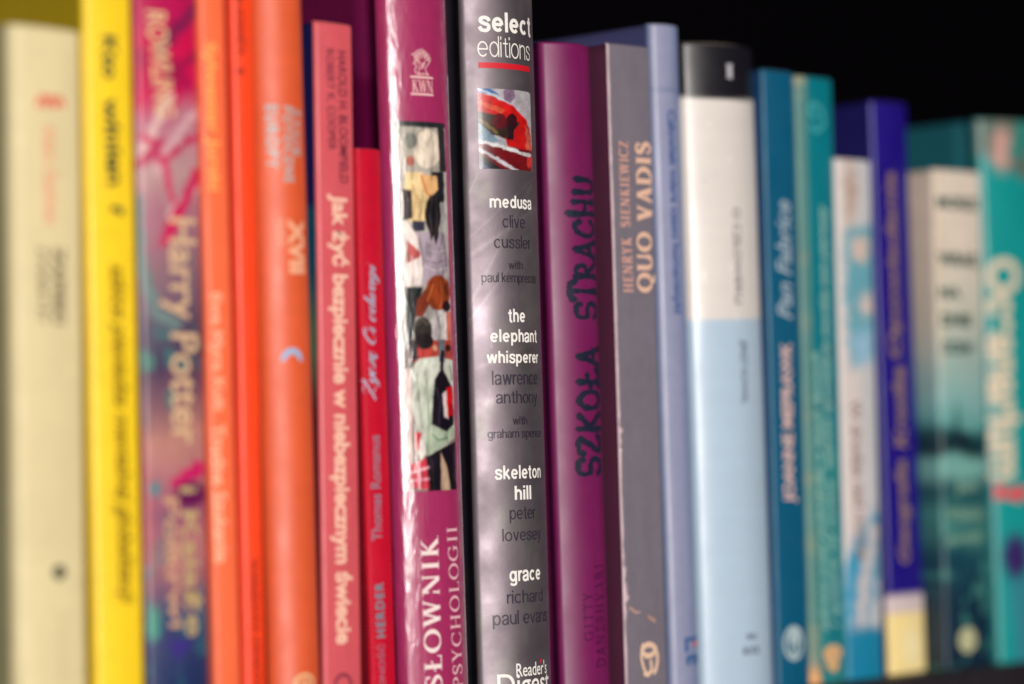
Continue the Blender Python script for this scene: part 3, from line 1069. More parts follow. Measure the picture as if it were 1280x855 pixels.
# 9 ---- glossy plum dictionary with a crowd photograph
SLOW = tr([
    ('p', [(150, 585), (470, 585), (470, 900), (150, 900)], (196, 188, 176)), ('p', [(150, 575), (470, 592), (470, 640), (150, 620)], (52, 58, 62)),
    ('e', 375, 740, 70, 96, (246, 230, 212)), ('l', [(440, 600), (452, 860)], 16, (60, 54, 60)), ('e', 290, 800, 22, 26, (206, 130, 110)), ('e', 292, 700, 30, 40, (150, 150, 140))], 440, 0, 3.977) + tr([
    ('p', [(120, 0), (480, 0), (560, 860), (120, 860)], (196, 188, 182)),
    ('p', [(395, 0), (455, 0), (460, 160), (400, 150)], (46, 46, 56)),
    ('p', [(262, 0), (350, 0), (366, 60), (384, 130), (372, 240), (290, 252), (262, 200)], (246, 218, 166)),
    ('p', [(340, 10), (420, 20), (428, 84), (392, 132), (352, 92)], (238, 190, 136)), ('l', [(345, 20), (372, 105), (395, 128)], 5, (214, 140, 90)),
    ('p', [(250, 82), (296, 90), (302, 230), (250, 242)], (56, 22, 30)),
    ('p', [(440, 150), (474, 150), (482, 330), (446, 300)], (198, 194, 190)),
    ('p', [(300, 240), (362, 246), (360, 290), (300, 300)], (60, 60, 80)),
    ('p', [(318, 300), (462, 300), (478, 480), (440, 530), (360, 566), (346, 480)], (186, 170, 182)),
    ('l', [(352, 462), (420, 492), (474, 474)], 4, (214, 200, 208)),
    ('e', 402, 208, 40, 92, (38, 36, 42)), ('p', [(376, 250), (436, 250), (430, 320), (416, 362), (404, 318), (392, 344)], (44, 38, 44)),
    ('p', [(200, 250), (268, 240), (330, 330), (352, 470), (342, 560), (270, 574), (200, 560)], (252, 238, 232)),
    ('p', [(276, 340), (344, 402), (334, 424), (274, 452)], (214, 106, 104)),
    ('p', [(270, 572), (352, 572), (322, 700), (290, 860), (270, 860)], (22, 30, 34)),
    ('p', [(402, 690), (430, 636), (478, 690), (496, 860), (390, 860)], (224, 216, 214)), ('p', [(468, 690), (492, 700), (500, 860), (474, 860)], (216, 126, 106)),
    ('e', 428, 600, 62, 88, (166, 78, 40)), ('p', [(318, 720), (322, 640), (372, 570), (392, 640), (352, 720)], (140, 60, 34)), ('l', [(400, 560), (372, 640)], 6, (206, 120, 66)),
    ('e', 470, 668, 20, 28, (50, 20, 30)), ('e', 352, 800, 46, 80, (58, 52, 46))], 440, 215, 3.977) + tr([
    ('p', [(290, 0), (520, 0), (520, 110), (290, 110)], (190, 84, 70)), ('p', [(284, 0), (324, 0), (332, 92), (300, 106)], (26, 24, 34)),
    ('e', 362, 6, 42, 40, (36, 24, 26)), ('p', [(326, 44), (402, 52), (382, 80), (326, 76)], (206, 78, 76)),
    ('p', [(150, 150), (298, 140), (304, 600), (282, 760), (150, 760)], (222, 196, 190)),
    ('p', [(296, 140), (336, 92), (430, 80), (506, 104), (512, 480), (444, 540), (370, 578), (336, 480), (298, 330)], (216, 218, 206)),
    ('p', [(400, 430), (512, 430), (512, 480), (444, 545), (372, 578)], (184, 196, 174)), ('l', [(370, 200), (384, 420), (376, 560)], 7, (172, 188, 160)),
    ('p', [(430, 0), (462, 0), (462, 110), (434, 110)], (120, 132, 142)), ('l', [(450, 60), (446, 170)], 9, (40, 30, 44)),
    ('p', [(430, 160), (456, 150), (500, 240), (507, 420), (470, 456), (394, 420), (410, 200)], (34, 24, 38)),
    ('p', [(450, 268), (470, 250), (478, 392), (460, 382)], (240, 220, 220)), ('p', [(470, 240), (496, 230), (506, 368), (476, 386)], (226, 22, 36)),
    ('p', [(312, 460), (348, 460), (332, 552), (318, 546)], (214, 50, 62)), ('p', [(342, 482), (372, 560), (340, 606), (328, 560)], (246, 236, 230)),
    ('p', [(366, 582), (444, 540), (522, 500), (560, 760), (378, 760)], (34, 20, 36)), ('p', [(442, 560), (470, 620), (494, 760), (446, 760)], (206, 176, 152)),
    ('p', [(290, 622), (370, 586), (384, 740), (286, 740)], (216, 56, 80)), ('l', [(296, 660), (378, 634)], 7, (250, 190, 200)), ('l', [(330, 604), (336, 740)], 6, (250, 190, 200)), ('l', [(290, 704), (380, 690)], 6, (246, 170, 186))], 440, 425, 3.977)


FOLDS = tr([   # hair strands, creases and seams in the crowd picture
    ('l', [(396, 130), (388, 220), (398, 300)], 3, (90, 76, 74)), ('l', [(416, 130), (424, 220), (416, 320)], 3, (84, 70, 72)),
    ('l', [(330, 330), (352, 400), (352, 470)], 3, (130, 112, 128)), ('l', [(452, 310), (462, 400), (470, 470)], 3, (132, 116, 130)), ('l', [(372, 380), (420, 400), (462, 390)], 2.5, (208, 196, 204)),
    ('l', [(362, 440), (420, 452), (470, 436)], 2.5, (150, 132, 148)), ('l', [(300, 60), (318, 130), (306, 220)], 4, (216, 176, 116)), ('l', [(330, 120), (346, 180), (340, 240)], 3, (206, 166, 112)),
    ('l', [(396, 550), (376, 620), (344, 690)], 4, (120, 48, 24)), ('l', [(440, 540), (452, 600), (440, 670)], 4, (206, 112, 60)), ('l', [(462, 560), (474, 610)], 4, (110, 44, 26)),
    ('l', [(296, 420), (306, 500), (300, 560)], 4, (206, 186, 186)), ('l', [(420, 690), (436, 760), (430, 840)], 4, (176, 166, 170)), ('l', [(452, 700), (462, 780)], 3, (250, 244, 240)),
    ('l', [(330, 760), (346, 730), (376, 760)], 4, (106, 98, 84))], 440, 215, 3.977) + tr([
    ('l', [(320, 170), (330, 300), (352, 440)], 5, (170, 184, 160)), ('l', [(352, 110), (392, 120), (428, 104)], 4, (226, 230, 216)), ('l', [(340, 240), (366, 330), (372, 420)], 4, (222, 228, 214)),
    ('l', [(486, 130), (500, 200)], 4, (160, 176, 150)), ('l', [(420, 240), (440, 300), (432, 420)], 4, (70, 56, 76)), ('l', [(400, 470), (430, 500), (470, 486)], 4, (120, 146, 112)),
    ('l', [(400, 600), (404, 700)], 4, (64, 44, 64)), ('l', [(506, 560), (522, 700)], 4, (64, 44, 64)), ('e', 412, 40, 12, 14, (226, 170, 140)), ('e', 478, 40, 14, 18, (70, 30, 30))], 440, 425, 3.977)


def crowd(px, py, u, z):
    c = np.zeros(px.shape + (3,)) + lin((150, 138, 132))
    c = shapes(c, px, py, SLOW + FOLDS, wob=.8, soft=1.3)
    t = fbm(px / 11.0 + 3, py / 17.0, 4) - .5
    t2 = fbm(px / 3.0, py / 9.0 + px / 9.0, 3) - .5
    c = c * np.clip(1 + .5 * t + .3 * t2, .3, 1.6)[..., None]
    c = c * (1 - .35 * sstep(.5, .72, fbm(px / 6.0 + 20, py / 26.0)))[..., None]
    c = np.clip(c, 0, 1.2) ** 1.15
    return c


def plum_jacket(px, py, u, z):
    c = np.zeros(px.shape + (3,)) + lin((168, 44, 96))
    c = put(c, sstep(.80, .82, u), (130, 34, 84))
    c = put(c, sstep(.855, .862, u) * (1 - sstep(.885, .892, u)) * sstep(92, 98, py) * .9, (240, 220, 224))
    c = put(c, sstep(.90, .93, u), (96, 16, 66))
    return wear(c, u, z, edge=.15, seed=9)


b = reg(Book(HB, 'glossy plum hardcover with a street crowd photograph and serif lettering', (60, 471, 558), (800, 494.5, 584), height=.236, s=-.004, bulge=.0043, corner=.0022, board=.0026, hard=True, depth=.165))
BK_KWN = b


def plum_board(px, py, u, z):
    c = np.zeros(px.shape + (3,)) + lin((118, 24, 76))
    c = put(c, sstep(90, 94, py), (96, 10, 58))
    return c


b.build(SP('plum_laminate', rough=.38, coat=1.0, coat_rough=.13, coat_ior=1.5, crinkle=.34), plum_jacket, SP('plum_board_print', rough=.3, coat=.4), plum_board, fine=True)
b.patch('spine_photo', 496.5, 563, 152, 614, SP('photo_print', rough=.38, coat=1.0, coat_rough=.13, coat_ior=1.5, crinkle=.34), crowd)
wf = ink('foil_blush', (250, 205, 200), rough=.35)
b.glyphs_v('title', serif_text('SŁOWNIK', T=.17, t=.06), (536, 670), (542, 862), 22, 'u', ink('foil_white', (248, 224, 222), rough=.35))
b.glyphs_v('title', serif_text('PSYCHOLOGII', T=.14, t=.06), (564, 659), (572, 860), 12.5, 'u', ink('foil_pink', (238, 186, 196), rough=.35))
b.glyphs_h('publisher_name', serif_text('KWN', T=.13, t=.05, gap=-.04, sv=.06), 515.5, 540, 100, 115.5, wf)
b.glyphs_h('publisher_mark', strokes([([(0, 0), (1, 0)], .1), ([(0, 0.95), (1, .95)], .1)], smooth=False), 513, 541, 95.5, 119, wf)
curls = []
for k, (cx, cy) in enumerate([(.2, .82), (.34, .92), (.5, .98), (.66, .9), (.8, .8), (.24, .66), (.4, .76), (.58, .8), (.74, .68), (.3, .54), (.88, .66)]):
    curls.append(([(cx - .1, cy - .04), (cx - .02, cy + .07), (cx + .09, cy + .03), (cx + .05, cy - .08), (cx - .02, cy - .02)], .032))
curls += [([(.08, .44), (.18, .42), (.24, .34), (.16, .2), (.2, .06), (.36, .02)], .036), ([(.36, .3), (.34, .14), (.36, .02)], .032), ([(.36, .36), (.5, .26), (.62, .44), (.66, .6)], .036),
          ([(.92, .58), (.8, .42), (.68, .3), (.72, .12), (.84, .0)], .036), ([(.3, .0), (.6, .04), (.84, .0)], .036), ([(.0, .84), (.16, .76), (.2, .62), (.1, .44)], .032), ([(.46, .5), (.52, .36), (.58, .52)], .036)]
b.glyphs_h('emblem', strokes(curls), 513.5, 538, 61, 94, wf)

# 10 ---- grey story collection, in focus
def grey_cloth(px, py, u, z):
    c = np.zeros(px.shape + (3,)) + lin((134, 123, 130))
    f = fbm(px / 55.0 + py / 90.0, (py + px * .55) / 34.0, 4)
    f2 = fbm((py + px * .5) / 15.0, px / 150.0 + 4, 3)
    c = c * (0.84 + .22 * f + .14 * f2)[..., None]
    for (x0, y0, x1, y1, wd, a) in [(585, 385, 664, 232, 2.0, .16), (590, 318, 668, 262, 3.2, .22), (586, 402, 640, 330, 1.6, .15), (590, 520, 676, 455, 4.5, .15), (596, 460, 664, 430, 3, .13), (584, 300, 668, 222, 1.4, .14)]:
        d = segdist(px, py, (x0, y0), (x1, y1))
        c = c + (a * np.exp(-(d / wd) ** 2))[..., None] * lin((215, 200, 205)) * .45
    c = put(c, (.35 * sstep(.55, .8, fbm(px / 30.0, py / 60.0 + 7))), (150, 150, 140))
    return wear(c, u, z, edge=.1, seed=10, mott=.03)


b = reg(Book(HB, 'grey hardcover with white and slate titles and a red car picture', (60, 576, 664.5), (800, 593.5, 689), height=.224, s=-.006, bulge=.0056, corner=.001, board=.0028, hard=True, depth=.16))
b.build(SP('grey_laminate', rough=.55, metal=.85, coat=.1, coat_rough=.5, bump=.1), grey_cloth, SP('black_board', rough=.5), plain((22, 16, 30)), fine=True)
CARS = tr([
    ('p', [(600, 400), (920, 400), (920, 900), (600, 900)], (196, 190, 196)), ('e', 780, 470, 30, 40, (150, 120, 150)), ('e', 850, 560, 40, 60, (206, 196, 204)),
    ('p', [(600, 400), (640, 400), (730, 470), (600, 462)], (58, 112, 178)), ('l', [(620, 440), (720, 480), (820, 540)], 6, (206, 216, 232)),
    ('p', [(600, 455), (700, 480), (800, 522), (866, 596), (892, 700), (900, 900), (820, 900), (760, 690), (600, 556)], (222, 26, 26)),
    ('p', [(630, 496), (760, 544), (744, 566), (630, 520)], (240, 92, 58)), ('p', [(860, 620), (886, 690), (892, 800), (868, 760)], (232, 110, 84)),
    ('p', [(600, 542), (700, 568), (836, 612), (776, 690), (690, 666), (600, 600)], (62, 42, 36)), ('p', [(600, 586), (680, 650), (744, 704), (600, 706)], (124, 154, 172)),
    ('l', [(640, 596), (680, 630), (720, 660)], 8, (136, 110, 62)), ('e', 734, 602, 36, 38, (110, 14, 30)), ('e', 792, 606, 28, 40, (58, 16, 24)), ('p', [(772, 620), (806, 620), (802, 700), (770, 696)], (48, 22, 32)),
    ('p', [(600, 700), (900, 750), (900, 900), (760, 900), (600, 740)], (128, 20, 28)), ('e', 884, 806, 16, 32, (232, 60, 50)),
    ('p', [(600, 744), (770, 850), (600, 860)], (30, 24, 36)), ('l', [(600, 698), (720, 722), (880, 772)], 8, (240, 238, 240)), ('l', [(600, 726), (720, 788), (850, 872)], 8, (232, 226, 236)),
    ('l', [(610, 800), (700, 850)], 6, (60, 90, 150))], 440, 0, 3.977)


def car_print(px, py, u, z):
    c = np.zeros(px.shape + (3,)) + lin((196, 190, 196))
    c = shapes(c, px, py, CARS, wob=1.8, soft=1.0)
    c = c * (.74 + .6 * (fbm(px / 6.0, py / 8.0, 4) - .5) + .3 * (fbm(px / 1.8, py / 1.8, 3) - .5))[..., None]
    for x0, y0, sx, sy in ((597.5, 107.5, 1, 1), (663.6, 115.5, -1, 1), (598.3, 208.5, 1, -1), (665.5, 215.5, -1, -1)):
        dx, dy = (px - x0) * sx, (py - y0) * sy
        q = np.hypot(np.maximum(3 - dx, 0), np.maximum(4 - dy, 0))
        c = put(c, sstep(2.6, 3.4, q) * (dx < 3) * (dy < 4), (104, 96, 104))
    return c


b.patch('spine_picture', 597.5, 663.6, 111.5, 211.5, SP('picture_print', rough=.35, coat=.3), car_print)
wt = ink('white', (250, 244, 238), rough=.4)
sl = ink('slate', (56, 48, 62), rough=.45)
b.glyphs_h('series_name', grotesk('select', .29, .14), 597, 661.5, 15.5, 41.5, wt)
b.glyphs_h('series_name', grotesk('editions', .11, .14), 596.5, 661, 46, 72, wt)
b.glyphs_h('red_rule', strokes([([(0, 0), (.2, 0), (.4, 0), (.6, 0), (.8, 0), (1, 0)], .08)]), 598, 661, 79, 86, ink('rule_red', (214, 22, 42)))
for nm, body, x0, x1, yt, yb in [
        ('title', 'medusa', 611.7, 663.3, 244.5, 260.7), ('author_name', 'clive', 628, 655.7, 269, 285), ('author_name', 'cussler', 617.5, 662.5, 294.5, 310.6),
        ('author_name', 'with', 635.6, 653, 326, 336.6), ('author_name', 'paul kemprecos', 602, 669, 340.7, 356.3), ('title', 'the', 635, 655.7, 386, 403.3),
        ('title', 'elephant', 612.5, 670, 411.5, 432), ('title', 'whisperer', 608, 672, 438.6, 458), ('author_name', 'lawrence', 615, 671.3, 463, 481),
        ('author_name', 'anthony', 620, 671, 488, 508.5), ('author_name', 'with', 641, 658.8, 520, 530.8), ('author_name', 'graham spence', 609.5, 675.5, 536, 550.3),
        ('title', 'skeleton', 618, 675, 581.5, 599.3), ('title', 'hill', 643, 663.3, 607, 624.4), ('author_name', 'peter', 637, 669, 633.5, 653.5),
        ('author_name', 'lovesey', 628, 675.5, 660, 680), ('title', 'grace', 636.6, 674.5, 712, 731.5), ('author_name', 'richard', 633.5, 677.8, 737, 753.5),
        ('author_name', 'paul evans', 616, 683, 762.5, 785)]:
    b.glyphs_h(nm, grotesk(body, .27, .16) if nm == 'title' else grotesk(body, .18, .15), x0, x1, yt, yb, wt if nm == 'title' else sl)
b.text_h('publisher_name', "Reader's", 645, 682.6, 827, 844.5, wt, bold=.004)
b.glyphs_h('publisher_mark', strokes([([(.2, 0), (.5, .5), (.8, 1)], .5)]), 673.5, 677, 823, 829, ink('apostrophe_red', (214, 40, 50)))
b.text_h('publisher_name', 'Digest', 621.5, 685.5, 841, 876, wt, bold=.006)

# 11 ---- magenta with thorned letters
b = reg(Book(HB, 'magenta book with dark thorny hand cut lettering', (100, 674, 737), (800, 698, 760), top=53, s=.0, bulge=.0034, corner=.0012, board=.002, hard=True, depth=.14))
b.build(SP('magenta_laminate', rough=.5, coat=.6, coat_rough=.5, coat_ior=1.5), plain((118, 10, 84), seed=11, edge=.12), SP('magenta_board', rough=.5), plain((110, 8, 80)))
ng = ink('night_green', (24, 30, 52))
b.glyphs_v('title', spiky_text('SZKOŁA'), (733, 431), (735, 597), 32, 'u', ng)
b.glyphs_v('title', spiky_text('STRACHU'), (722, 219), (727, 401), 38, 'u', ng)
vi = ink('dark_violet', (76, 10, 64))
b.glyphs_v('author_name', serif_text('GITTY', T=.12, t=.06, gap=.2), (734.5, 741), (736, 801), 11, 'u', vi)
b.glyphs_v('author_name', serif_text('DANESHVARI', T=.12, t=.06, gap=.2), (748, 706), (751, 834), 10.5, 'u', vi)

# 12 ---- grey mauve classic
def mauve(px, py, u, z):
    c = np.zeros(px.shape + (3,)) + lin((120, 112, 123))
    c = wear(c, u, z, edge=.0, seed=12, mott=.08)
    n = fbm(u * 4, py / 11.0, 4)
    hot = np.exp(-((py - 545) / 26) ** 2) + 1.3 * np.exp(-((py - 735) / 42) ** 2) + .15
    k = sstep(.075, .0, u - .17 * hot * (n - .40)) * (.55 + .4 * fbm(u + 3, py / 25.0))
    c = put(c, np.clip(k, 0, 1), (236, 206, 212))
    c = shapes(c, px, py, [('l', [(788, 760), (795, 765), (799, 764)], 1.3, (206, 160, 140)), ('l', [(811, 771), (818, 776)], 1.3, (196, 150, 130)), ('e', 776, 562, 1.6, 2.4, (240, 214, 214))], wob=2, soft=.8)
    return c


def mauve_board(px, py, u, z):
    return np.zeros(px.shape + (3,)) + lin((92, 44, 70))


b = reg(Book(PB, 'mauve grey worn paperback with peach serif lettering and scuffed edge', (100, 760, 809.5), (800, 778.5, 833), top=56, s=-.0025, bulge=.0003, corner=.0006, board=.0006))
b.build(SP('mauve_card', rough=.5, bump=.15), mauve, SP('mauve_board', rough=.5), mauve_board, fine=True)
pe = ink('peach', (234, 190, 166))
b.glyphs_v('author_name', serif_text('HENRYK', T=.24, t=.11), (782, 295.5), (785, 366), 13, 'u', ink('dim_peach', (206, 156, 144)))
b.glyphs_v('author_name', serif_text('SIENKIEWICZ', T=.24, t=.11), (778.5, 176), (781.5, 284), 13, 'u', ink('dim_peach', (206, 156, 144)))
b.glyphs_v('title', serif_text('QUO', T=.25, t=.11), (807, 290), (808.5, 366), 24.5, 'u', pe)
b.glyphs_v('title', serif_text('VADIS', T=.25, t=.11), (803, 177), (805.5, 278), 20, 'u', pe)
b.glyphs_h('emblem', strokes([([(.5 + .36 * math.cos(q), .78 + .17 * math.sin(q)) for q in np.linspace(0, 6.4, 16)], .17), ([(.12, .92), (.06, .6), (.16, .3), (.3, .1)], .13),
                              ([(.86, .9), (1.0, .55), (.9, .2), (.72, .08)], .16), ([(.16, .12), (.4, .05), (.6, .16), (.62, .34), (.58, .48)], .15), ([(.1, .97), (.3, .92)], .1)]), 800, 823, 802, 846, ink('owl_peach', (236, 198, 172)))

# 13 ---- periwinkle
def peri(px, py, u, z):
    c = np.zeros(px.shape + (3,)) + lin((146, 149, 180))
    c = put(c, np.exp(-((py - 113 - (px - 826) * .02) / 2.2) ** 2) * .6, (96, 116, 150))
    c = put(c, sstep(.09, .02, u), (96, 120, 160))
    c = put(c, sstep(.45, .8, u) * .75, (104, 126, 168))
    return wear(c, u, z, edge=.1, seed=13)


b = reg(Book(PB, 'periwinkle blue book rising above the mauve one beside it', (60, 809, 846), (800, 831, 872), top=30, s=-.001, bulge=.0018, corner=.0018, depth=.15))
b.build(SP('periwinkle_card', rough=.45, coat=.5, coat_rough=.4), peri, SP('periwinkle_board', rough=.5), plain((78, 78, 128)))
sb = ink('steel_blue', (64, 96, 150))
b.text_v('title', 'Człowiek miara czasu humanistyki', (837, 137), (846, 392), 12, 'd', sb, bold=.03)
b.glyphs_h('publisher_mark', strokes([([(0, 1), (1, 1)], .16), ([(.1, 1), (.1, .5)], .2), ([(.1, .3), (1, .3)], .18), ([(.15, 0), (.15, .3)], .2), ([(.5, 0), (.5, .3)], .2), ([(.9, 0), (.9, .3)], .2)], smooth=False), 856, 872, 796, 831, ink('mark_blue', (62, 98, 150)))
b.glyphs_h('publisher_mark', strokes([([(0, 0), (.5, .5), (1, 0), (.5, -.5), (0, 0)], .7)]), 865, 871, 801, 808, ink('mark_red', (190, 96, 110)))

# 14 ---- white and pale blue with black head
def white_blue(px, py, u, z):
    c = np.zeros(px.shape + (3,)) + lin((228, 220, 214))
    c = put(c, sstep(396, 402, py + (px - 905) * .03), (182, 203, 222))
    c = put(c, 1 - sstep(121, 126, py - (px - 895) * .05), (24, 21, 30))
    c = put(c, (1 - sstep(53, 57, py - (px - 895) * .05)) * .7, (150, 140, 120))
    return wear(c, u, z, edge=.12, seed=14, mott=.03)


b = reg(Book(HB, 'thick white and pale blue book with a black band at its head', (100, 847.5, 941), (800, 872, 964), top=54, s=-.004, bulge=.0058, corner=.0015, board=.0024, hard=True, depth=.15))
b.build(SP('white_laminate', rough=.4, coat=.3, coat_rough=.2, grain=.015), white_blue, SP('white_laminate'), plain((190, 190, 190)))
gr = ink('mid_grey', (120, 116, 122))
b.glyphs_h('volume_number', serif_text('I', T=.3), 907, 916, 80, 98, ink('band_white', (190, 188, 196)))
b.text_v('author_name', 'O CZŁOWIEKU', (920, 260), (923, 380), 9, 'd', gr, bold=.01)
b.text_v('title', 'JERZY KOWAL', (928, 425), (930, 505), 10, 'd', ink('slate_blue', (96, 104, 122)), bold=.02)
b.text_h('publisher_name', 'dom', 933, 945, 790, 799, ink('slate_blue', (96, 104, 122)), bold=.03)
b.text_h('publisher_name', 'BOOK', 929, 949.5, 808, 818, ink('slate_blue', (96, 104, 122)), bold=.03)

# 15 ---- petrol blue
b = reg(Book(PB, 'petrol blue paperback with pinkish white lettering and an oval emblem', (120, 951, 990), (800, 967, 1011), top=88, s=-.001, bulge=.0006, corner=.0012))
b.build(SP('petrol_card', rough=.45), plain((4, 88, 122), seed=15, edge=.35, tone=1.6, ew=.05), SP('petrol_board', rough=.5), plain((6, 60, 110)))
pw = ink('pinkish_white', (226, 190, 184))
b.text_v('author_name', 'JOANNE MEPRAWK', (984, 428), (988, 628), 17, 'u', pw, bold=.03)
b.text_v('title', 'Pan Fabrice', (978, 250), (981, 399), 18, 'u', ink('bluish_white', (160, 178, 190)), bold=.02, shear=.3)
b.glyphs_h('emblem', strokes([([(.5 + .5 * math.cos(q), .5 + .5 * math.sin(q)) for q in np.linspace(0, 6.4, 20)], .15), ([(.3, .75), (.6, .8), (.7, .6), (.4, .6), (.3, .75)], .25), ([(.4, .5), (.4, .2), (.6, .12)], .12), ([(.65, .5), (.6, .2)], .12)]), 979, 1004, 782, 826, ink('oval_white', (176, 196, 200)))

# 16 ---- teal with a sand coloured edge
def teal_map(px, py, u, z):
    c = np.zeros(px.shape + (3,)) + lin((0, 120, 134))
    n = fbm(u * 5 + 2, py / 22.0)
    c = put(c, sstep(.55, .72, n) * sstep(380, 470, py) * .7, (0, 96, 112))
    c = put(c, sstep(.62, .4, fbm(u * 4, py / 60.0 + 3)) * sstep(380, 600, py) * .45, (70, 150, 142))
    k = 1 - sstep(.20, .30, u + .03 * (fbm(u, py / 18.0) - .5))
    c = put(c, k * .75, (104, 144, 134))
    c = put(c, k * sstep(.55, .75, fbm(u + 5, py / 40.0)) * .15, (214, 176, 116))
    c = put(c, k * .5 * np.exp(-((py - 100) / 8) ** 2), (190, 170, 128))
    c = put(c, k * np.exp(-((py - 850) / 18) ** 2), (232, 170, 110))
    return wear(c, u, z, edge=.2, seed=16)


b = reg(Book(PB, 'teal paperback with a sand coloured left edge and fine script', (120, 990, 1040.5), (800, 1011, 1056), top=96, s=-.0008, bulge=.0008, corner=.0012))
b.build(SP('teal_card', rough=.45), teal_map, SP('teal_board', rough=.5), plain((120, 120, 90)))
sa = ink('sea_sand', (156, 200, 186))
b.text_v('subtitle', 'wybrane opowiadania morskie tom pierwszy', (1028, 256), (1036, 585), 12, 'u', sa, shear=.3, bold=.02)
b.text_v('subtitle', 'zebrane przez podróżnika w latach dawnych', (1020, 440), (1032, 790), 12, 'u', sa, shear=.3, bold=.02)
b.text_v('subtitle', 'i spisane na nowo', (1038, 600), (1045, 785), 10, 'u', sa, shear=.3, bold=.02)
b.glyphs_h('emblem', strokes([([(.2, .2), (.5, .0), (.9, .3), (.7, .8), (.3, .9), (.2, .6), (.55, .45)], .12)]), 1010, 1031, 128, 166, ink('swirl_sea', (70, 170, 172)))
b.glyphs_h('emblem', strokes([([(.2, .9), (.6, 1), (.9, .8), (.7, .55), (.3, .6), (.2, .8), (.5, .78)], .3), ([(.3, .6), (.35, .2), (.6, .0), (.75, .4)], .28)]), 1029, 1052, 806, 840, ink('bird_sand', (230, 178, 122)))

# 17 ---- small pale pictured paperback
def pale_pic(px, py, u, z):
    c = np.zeros(px.shape + (3,)) + lin((218, 206, 202))
    c = put(c, sstep(.35, .7, u) * .35, (160, 190, 206))
    it = [('p', [(1056, 286), (1100, 276), (1100, 440), (1066, 462), (1056, 400)], (104, 166, 182)), ('e', 1075, 312, 10, 15, (226, 196, 180)), ('e', 1084, 380, 9, 12, (224, 200, 190)), ('e', 1064, 240, 7, 32, (170, 140, 122)),
          ('p', [(1066, 420), (1092, 410), (1092, 450), (1072, 462)], (150, 190, 214)), ('p', [(1056, 700), (1090, 640), (1102, 640), (1102, 700), (1084, 790), (1070, 870), (1050, 870)], (52, 150, 186)),
          ('l', [(1092, 660), (1080, 740), (1072, 800)], 6, (216, 200, 196)), ('p', [(1050, 790), (1110, 780), (1110, 880), (1050, 880)], (20, 130, 166))]
    c = shapes(c, px, py, it, wob=8, soft=8)
    return wear(c, u, z, edge=.15, seed=17)


b = reg(Book(PB, 'short pale paperback with blue sea pictures on its spine', (220, 1039.5, 1088), (800, 1056, 1101), top=199, s=-.002, bulge=.0008, corner=.0015, depth=.11))
b.build(SP('pale_card', rough=.5), pale_pic, SP('pale_card'), plain((200, 176, 150)))
b.text_v('title', 'W drodze nad morze', (1069, 500), (1078, 700), 13, 'd', ink('grey_brown', (150, 128, 122)), bold=.03)

# 18 ---- ultramarine with gold
def ultra(px, py, u, z):
    c = np.zeros(px.shape + (3,)) + lin((28, 8, 124))
    s = py + (px - 1132) * .1
    c = put(c, sstep(741, 745, s), (214, 196, 196))
    c = put(c, sstep(764, 768, s), (248, 222, 150))
    c = put(c, sstep(764, 768, s) * np.exp(-(((u - .55) / .22) ** 2 + ((py - 808) / 26) ** 2)) * .8, (252, 238, 190))
    return wear(c, u, z, edge=.12, seed=18)


b = reg(Book(PB, 'ultramarine book with gold lettering and a yellow label at its foot', (160, 1086, 1131.5), (800, 1106, 1157), top=127, s=-.0018, bulge=.001, corner=.0015, depth=.14))
b.build(SP('ultramarine_card', rough=.45, coat=.1), ultra, SP('ultramarine_board', rough=.5), plain((18, 6, 96)))
gd = ink('gold', (150, 120, 104), rough=.4)
b.text_v('title', 'Opowiadania', (1113, 214), (1120, 448), 15, 'u', gd, bold=.03, shear=.15)
b.text_v('title', 'Kronika', (1122, 458), (1126, 560), 15, 'u', gd, bold=.03, shear=.15)
b.text_v('title', 'Geografia', (1127, 574), (1132, 704), 16, 'u', gd, bold=.03, shear=.15)

# 19 ---- ship novel
def ship(px, py, u, z):
    ys = [100, 300, 400, 450, 500, 530, 545, 562, 572, 590, 615, 660, 700, 760, 900]
    cs = [(230, 216, 198), (226, 210, 194), (196, 196, 180), (160, 184, 176), (130, 176, 172), (96, 160, 156), (20, 70, 76), (8, 40, 48), (110, 166, 158), (120, 176, 166), (20, 76, 84), (60, 120, 116), (14, 66, 82), (8, 44, 64), (14, 30, 50)]
    L = np.array([lin(q) for q in cs])
    n = fbm(u * 3, py / 26.0)
    yy = py + 30 * (n - .5) * sstep(430, 520, py)
    c = np.stack([np.interp(yy, ys, L[:, i]) for i in range(3)], -1)
    c = put(c, (u < .16) * .5 * sstep(500, 400, py), (206, 184, 158))
    c = put(c, sstep(.56, .7, fbm(u * 5 + 7, py / 20.0)) * sstep(600, 640, py) * .6, (70, 140, 130))
    c = shapes(c, px, py, [('p', [(1192, 556), (1196, 500), (1202, 556)], (14, 50, 58)), ('p', [(1184, 560), (1190, 540), (1212, 540), (1218, 560)], (10, 40, 50)), ('e', 1222, 552, 8, 8, (12, 60, 66))], soft=3)
    return wear(c, u, z, edge=.1, seed=19)


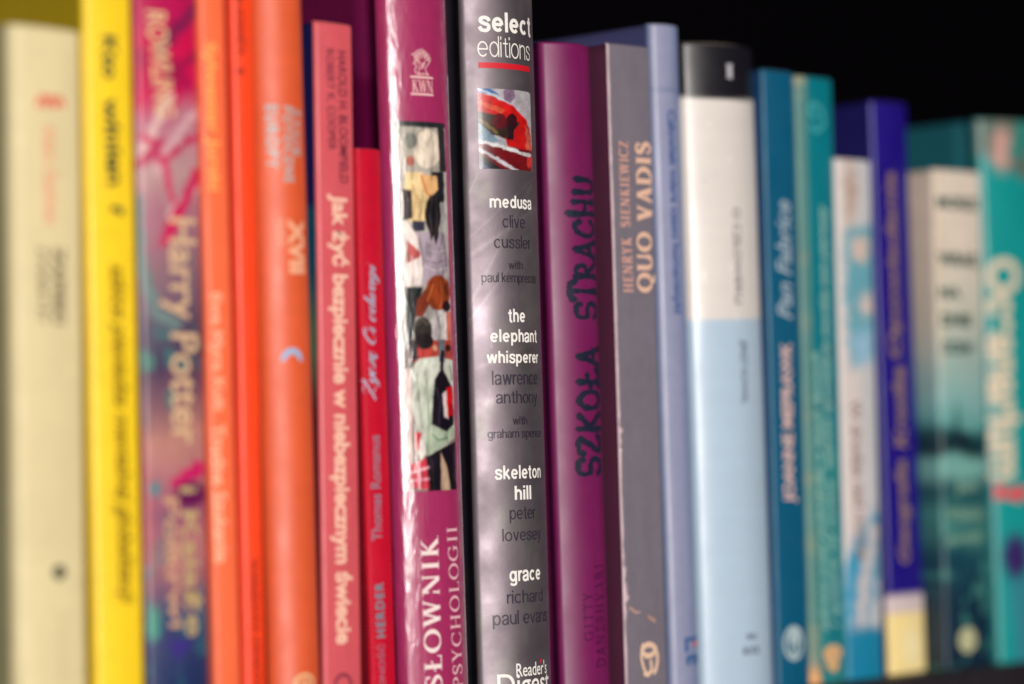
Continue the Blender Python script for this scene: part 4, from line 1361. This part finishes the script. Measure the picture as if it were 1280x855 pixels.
b = reg(Book(PB, 'cream and sea green paperback with dark rows of type and ship picture', (220, 1163, 1223), (800, 1176, 1239), top=213, s=-.010, bulge=.001, corner=.0018, depth=.115))
b.build(SP('ship_card', rough=.5), ship, SP('ship_board', rough=.5), ship)
dt = ink('deep_green', (52, 84, 76))
for body, x0, x1, yt, yb in [('MORZE', 1171, 1221, 246, 262), ('WRAKI', 1172, 1221, 316, 333), ('NA', 1174, 1200, 358, 373), ('DNIE', 1176, 1214, 392, 408), ('OCEAN', 1178, 1215, 426, 443)]:
    b.text_h('title', body, x0, x1, yt, yb, dt, bold=.05)
for body, x0, x1, yt, yb in [('Jan', 1194, 1222, 600, 618), ('Wielicki', 1184, 1228, 634, 650), ('powieść', 1184, 1228, 664, 682)]:
    b.text_h('author_name', body, x0, x1, yt, yb, ink('sea_buff', (128, 168, 146)), bold=.02)
b.glyphs_h('emblem', strokes([([(.5 + .34 * math.cos(q), .5 + .34 * math.sin(q)) for q in np.linspace(0, 6.4, 16)], .6)]), 1198, 1220, 784, 816, ink('seal_buff', (190, 190, 150)))

# 20 ---- teal volume at the right end
def teal_end(px, py, u, z):
    c = np.zeros(px.shape + (3,)) + lin((16, 152, 150))
    c = put(c, sstep(.1, .0, u), (10, 110, 112))
    c = shapes(c, px, py, [('p', [(1218, 150), (1300, 130), (1300, 236), (1268, 216), (1240, 196), (1220, 190)], (96, 116, 106)), ('e', 1252, 186, 12, 26, (206, 160, 150)), ('l', [(1284, 150), (1270, 190)], 8, (40, 140, 130)),
                           ('e', 1270, 696, 16, 30, (54, 36, 100)), ('p', [(1262, 730), (1300, 720), (1300, 830), (1270, 830)], (50, 132, 146))], wob=5, soft=6)
    return wear(c, u, z, edge=.1, seed=20)


b = reg(Book(HB, 'tall teal book with big cream lettering, rightmost in the row', (200, 1217, 1300), (800, 1240, 1322), top=150, s=-.011, bulge=.003, corner=.0025, board=.002, hard=True, depth=.15))
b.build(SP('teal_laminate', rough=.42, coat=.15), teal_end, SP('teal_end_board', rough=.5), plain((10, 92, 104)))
b.text_v('title', 'Oceanarium', (1252, 322), (1258, 600), 44, 'd', ink('bone', (222, 206, 180)), bold=.045)
b.text_h('subtitle', 'Rejs', 1243, 1284, 605, 630, ink('buoy_red', (232, 76, 84)), bold=.06)

for i, q in enumerate(ALL):
    nxt = ALL[i + 1] if i + 1 < len(ALL) else None
    g0 = g2 = 0
    if nxt:
        g0 = (nxt.x - nxt.w / 2) - (q.x + q.w / 2)
        g2 = g0 + .2 * (nxt.lean - q.lean)
    print('BOOK %2d w=%.1f h=%.1f lean=%.2f gap0=%.1f gap200=%.1f mm' % (i + 1, q.w * 1e3, q.h * 1e3, math.degrees(q.lean), g0 * 1e3, g2 * 1e3))
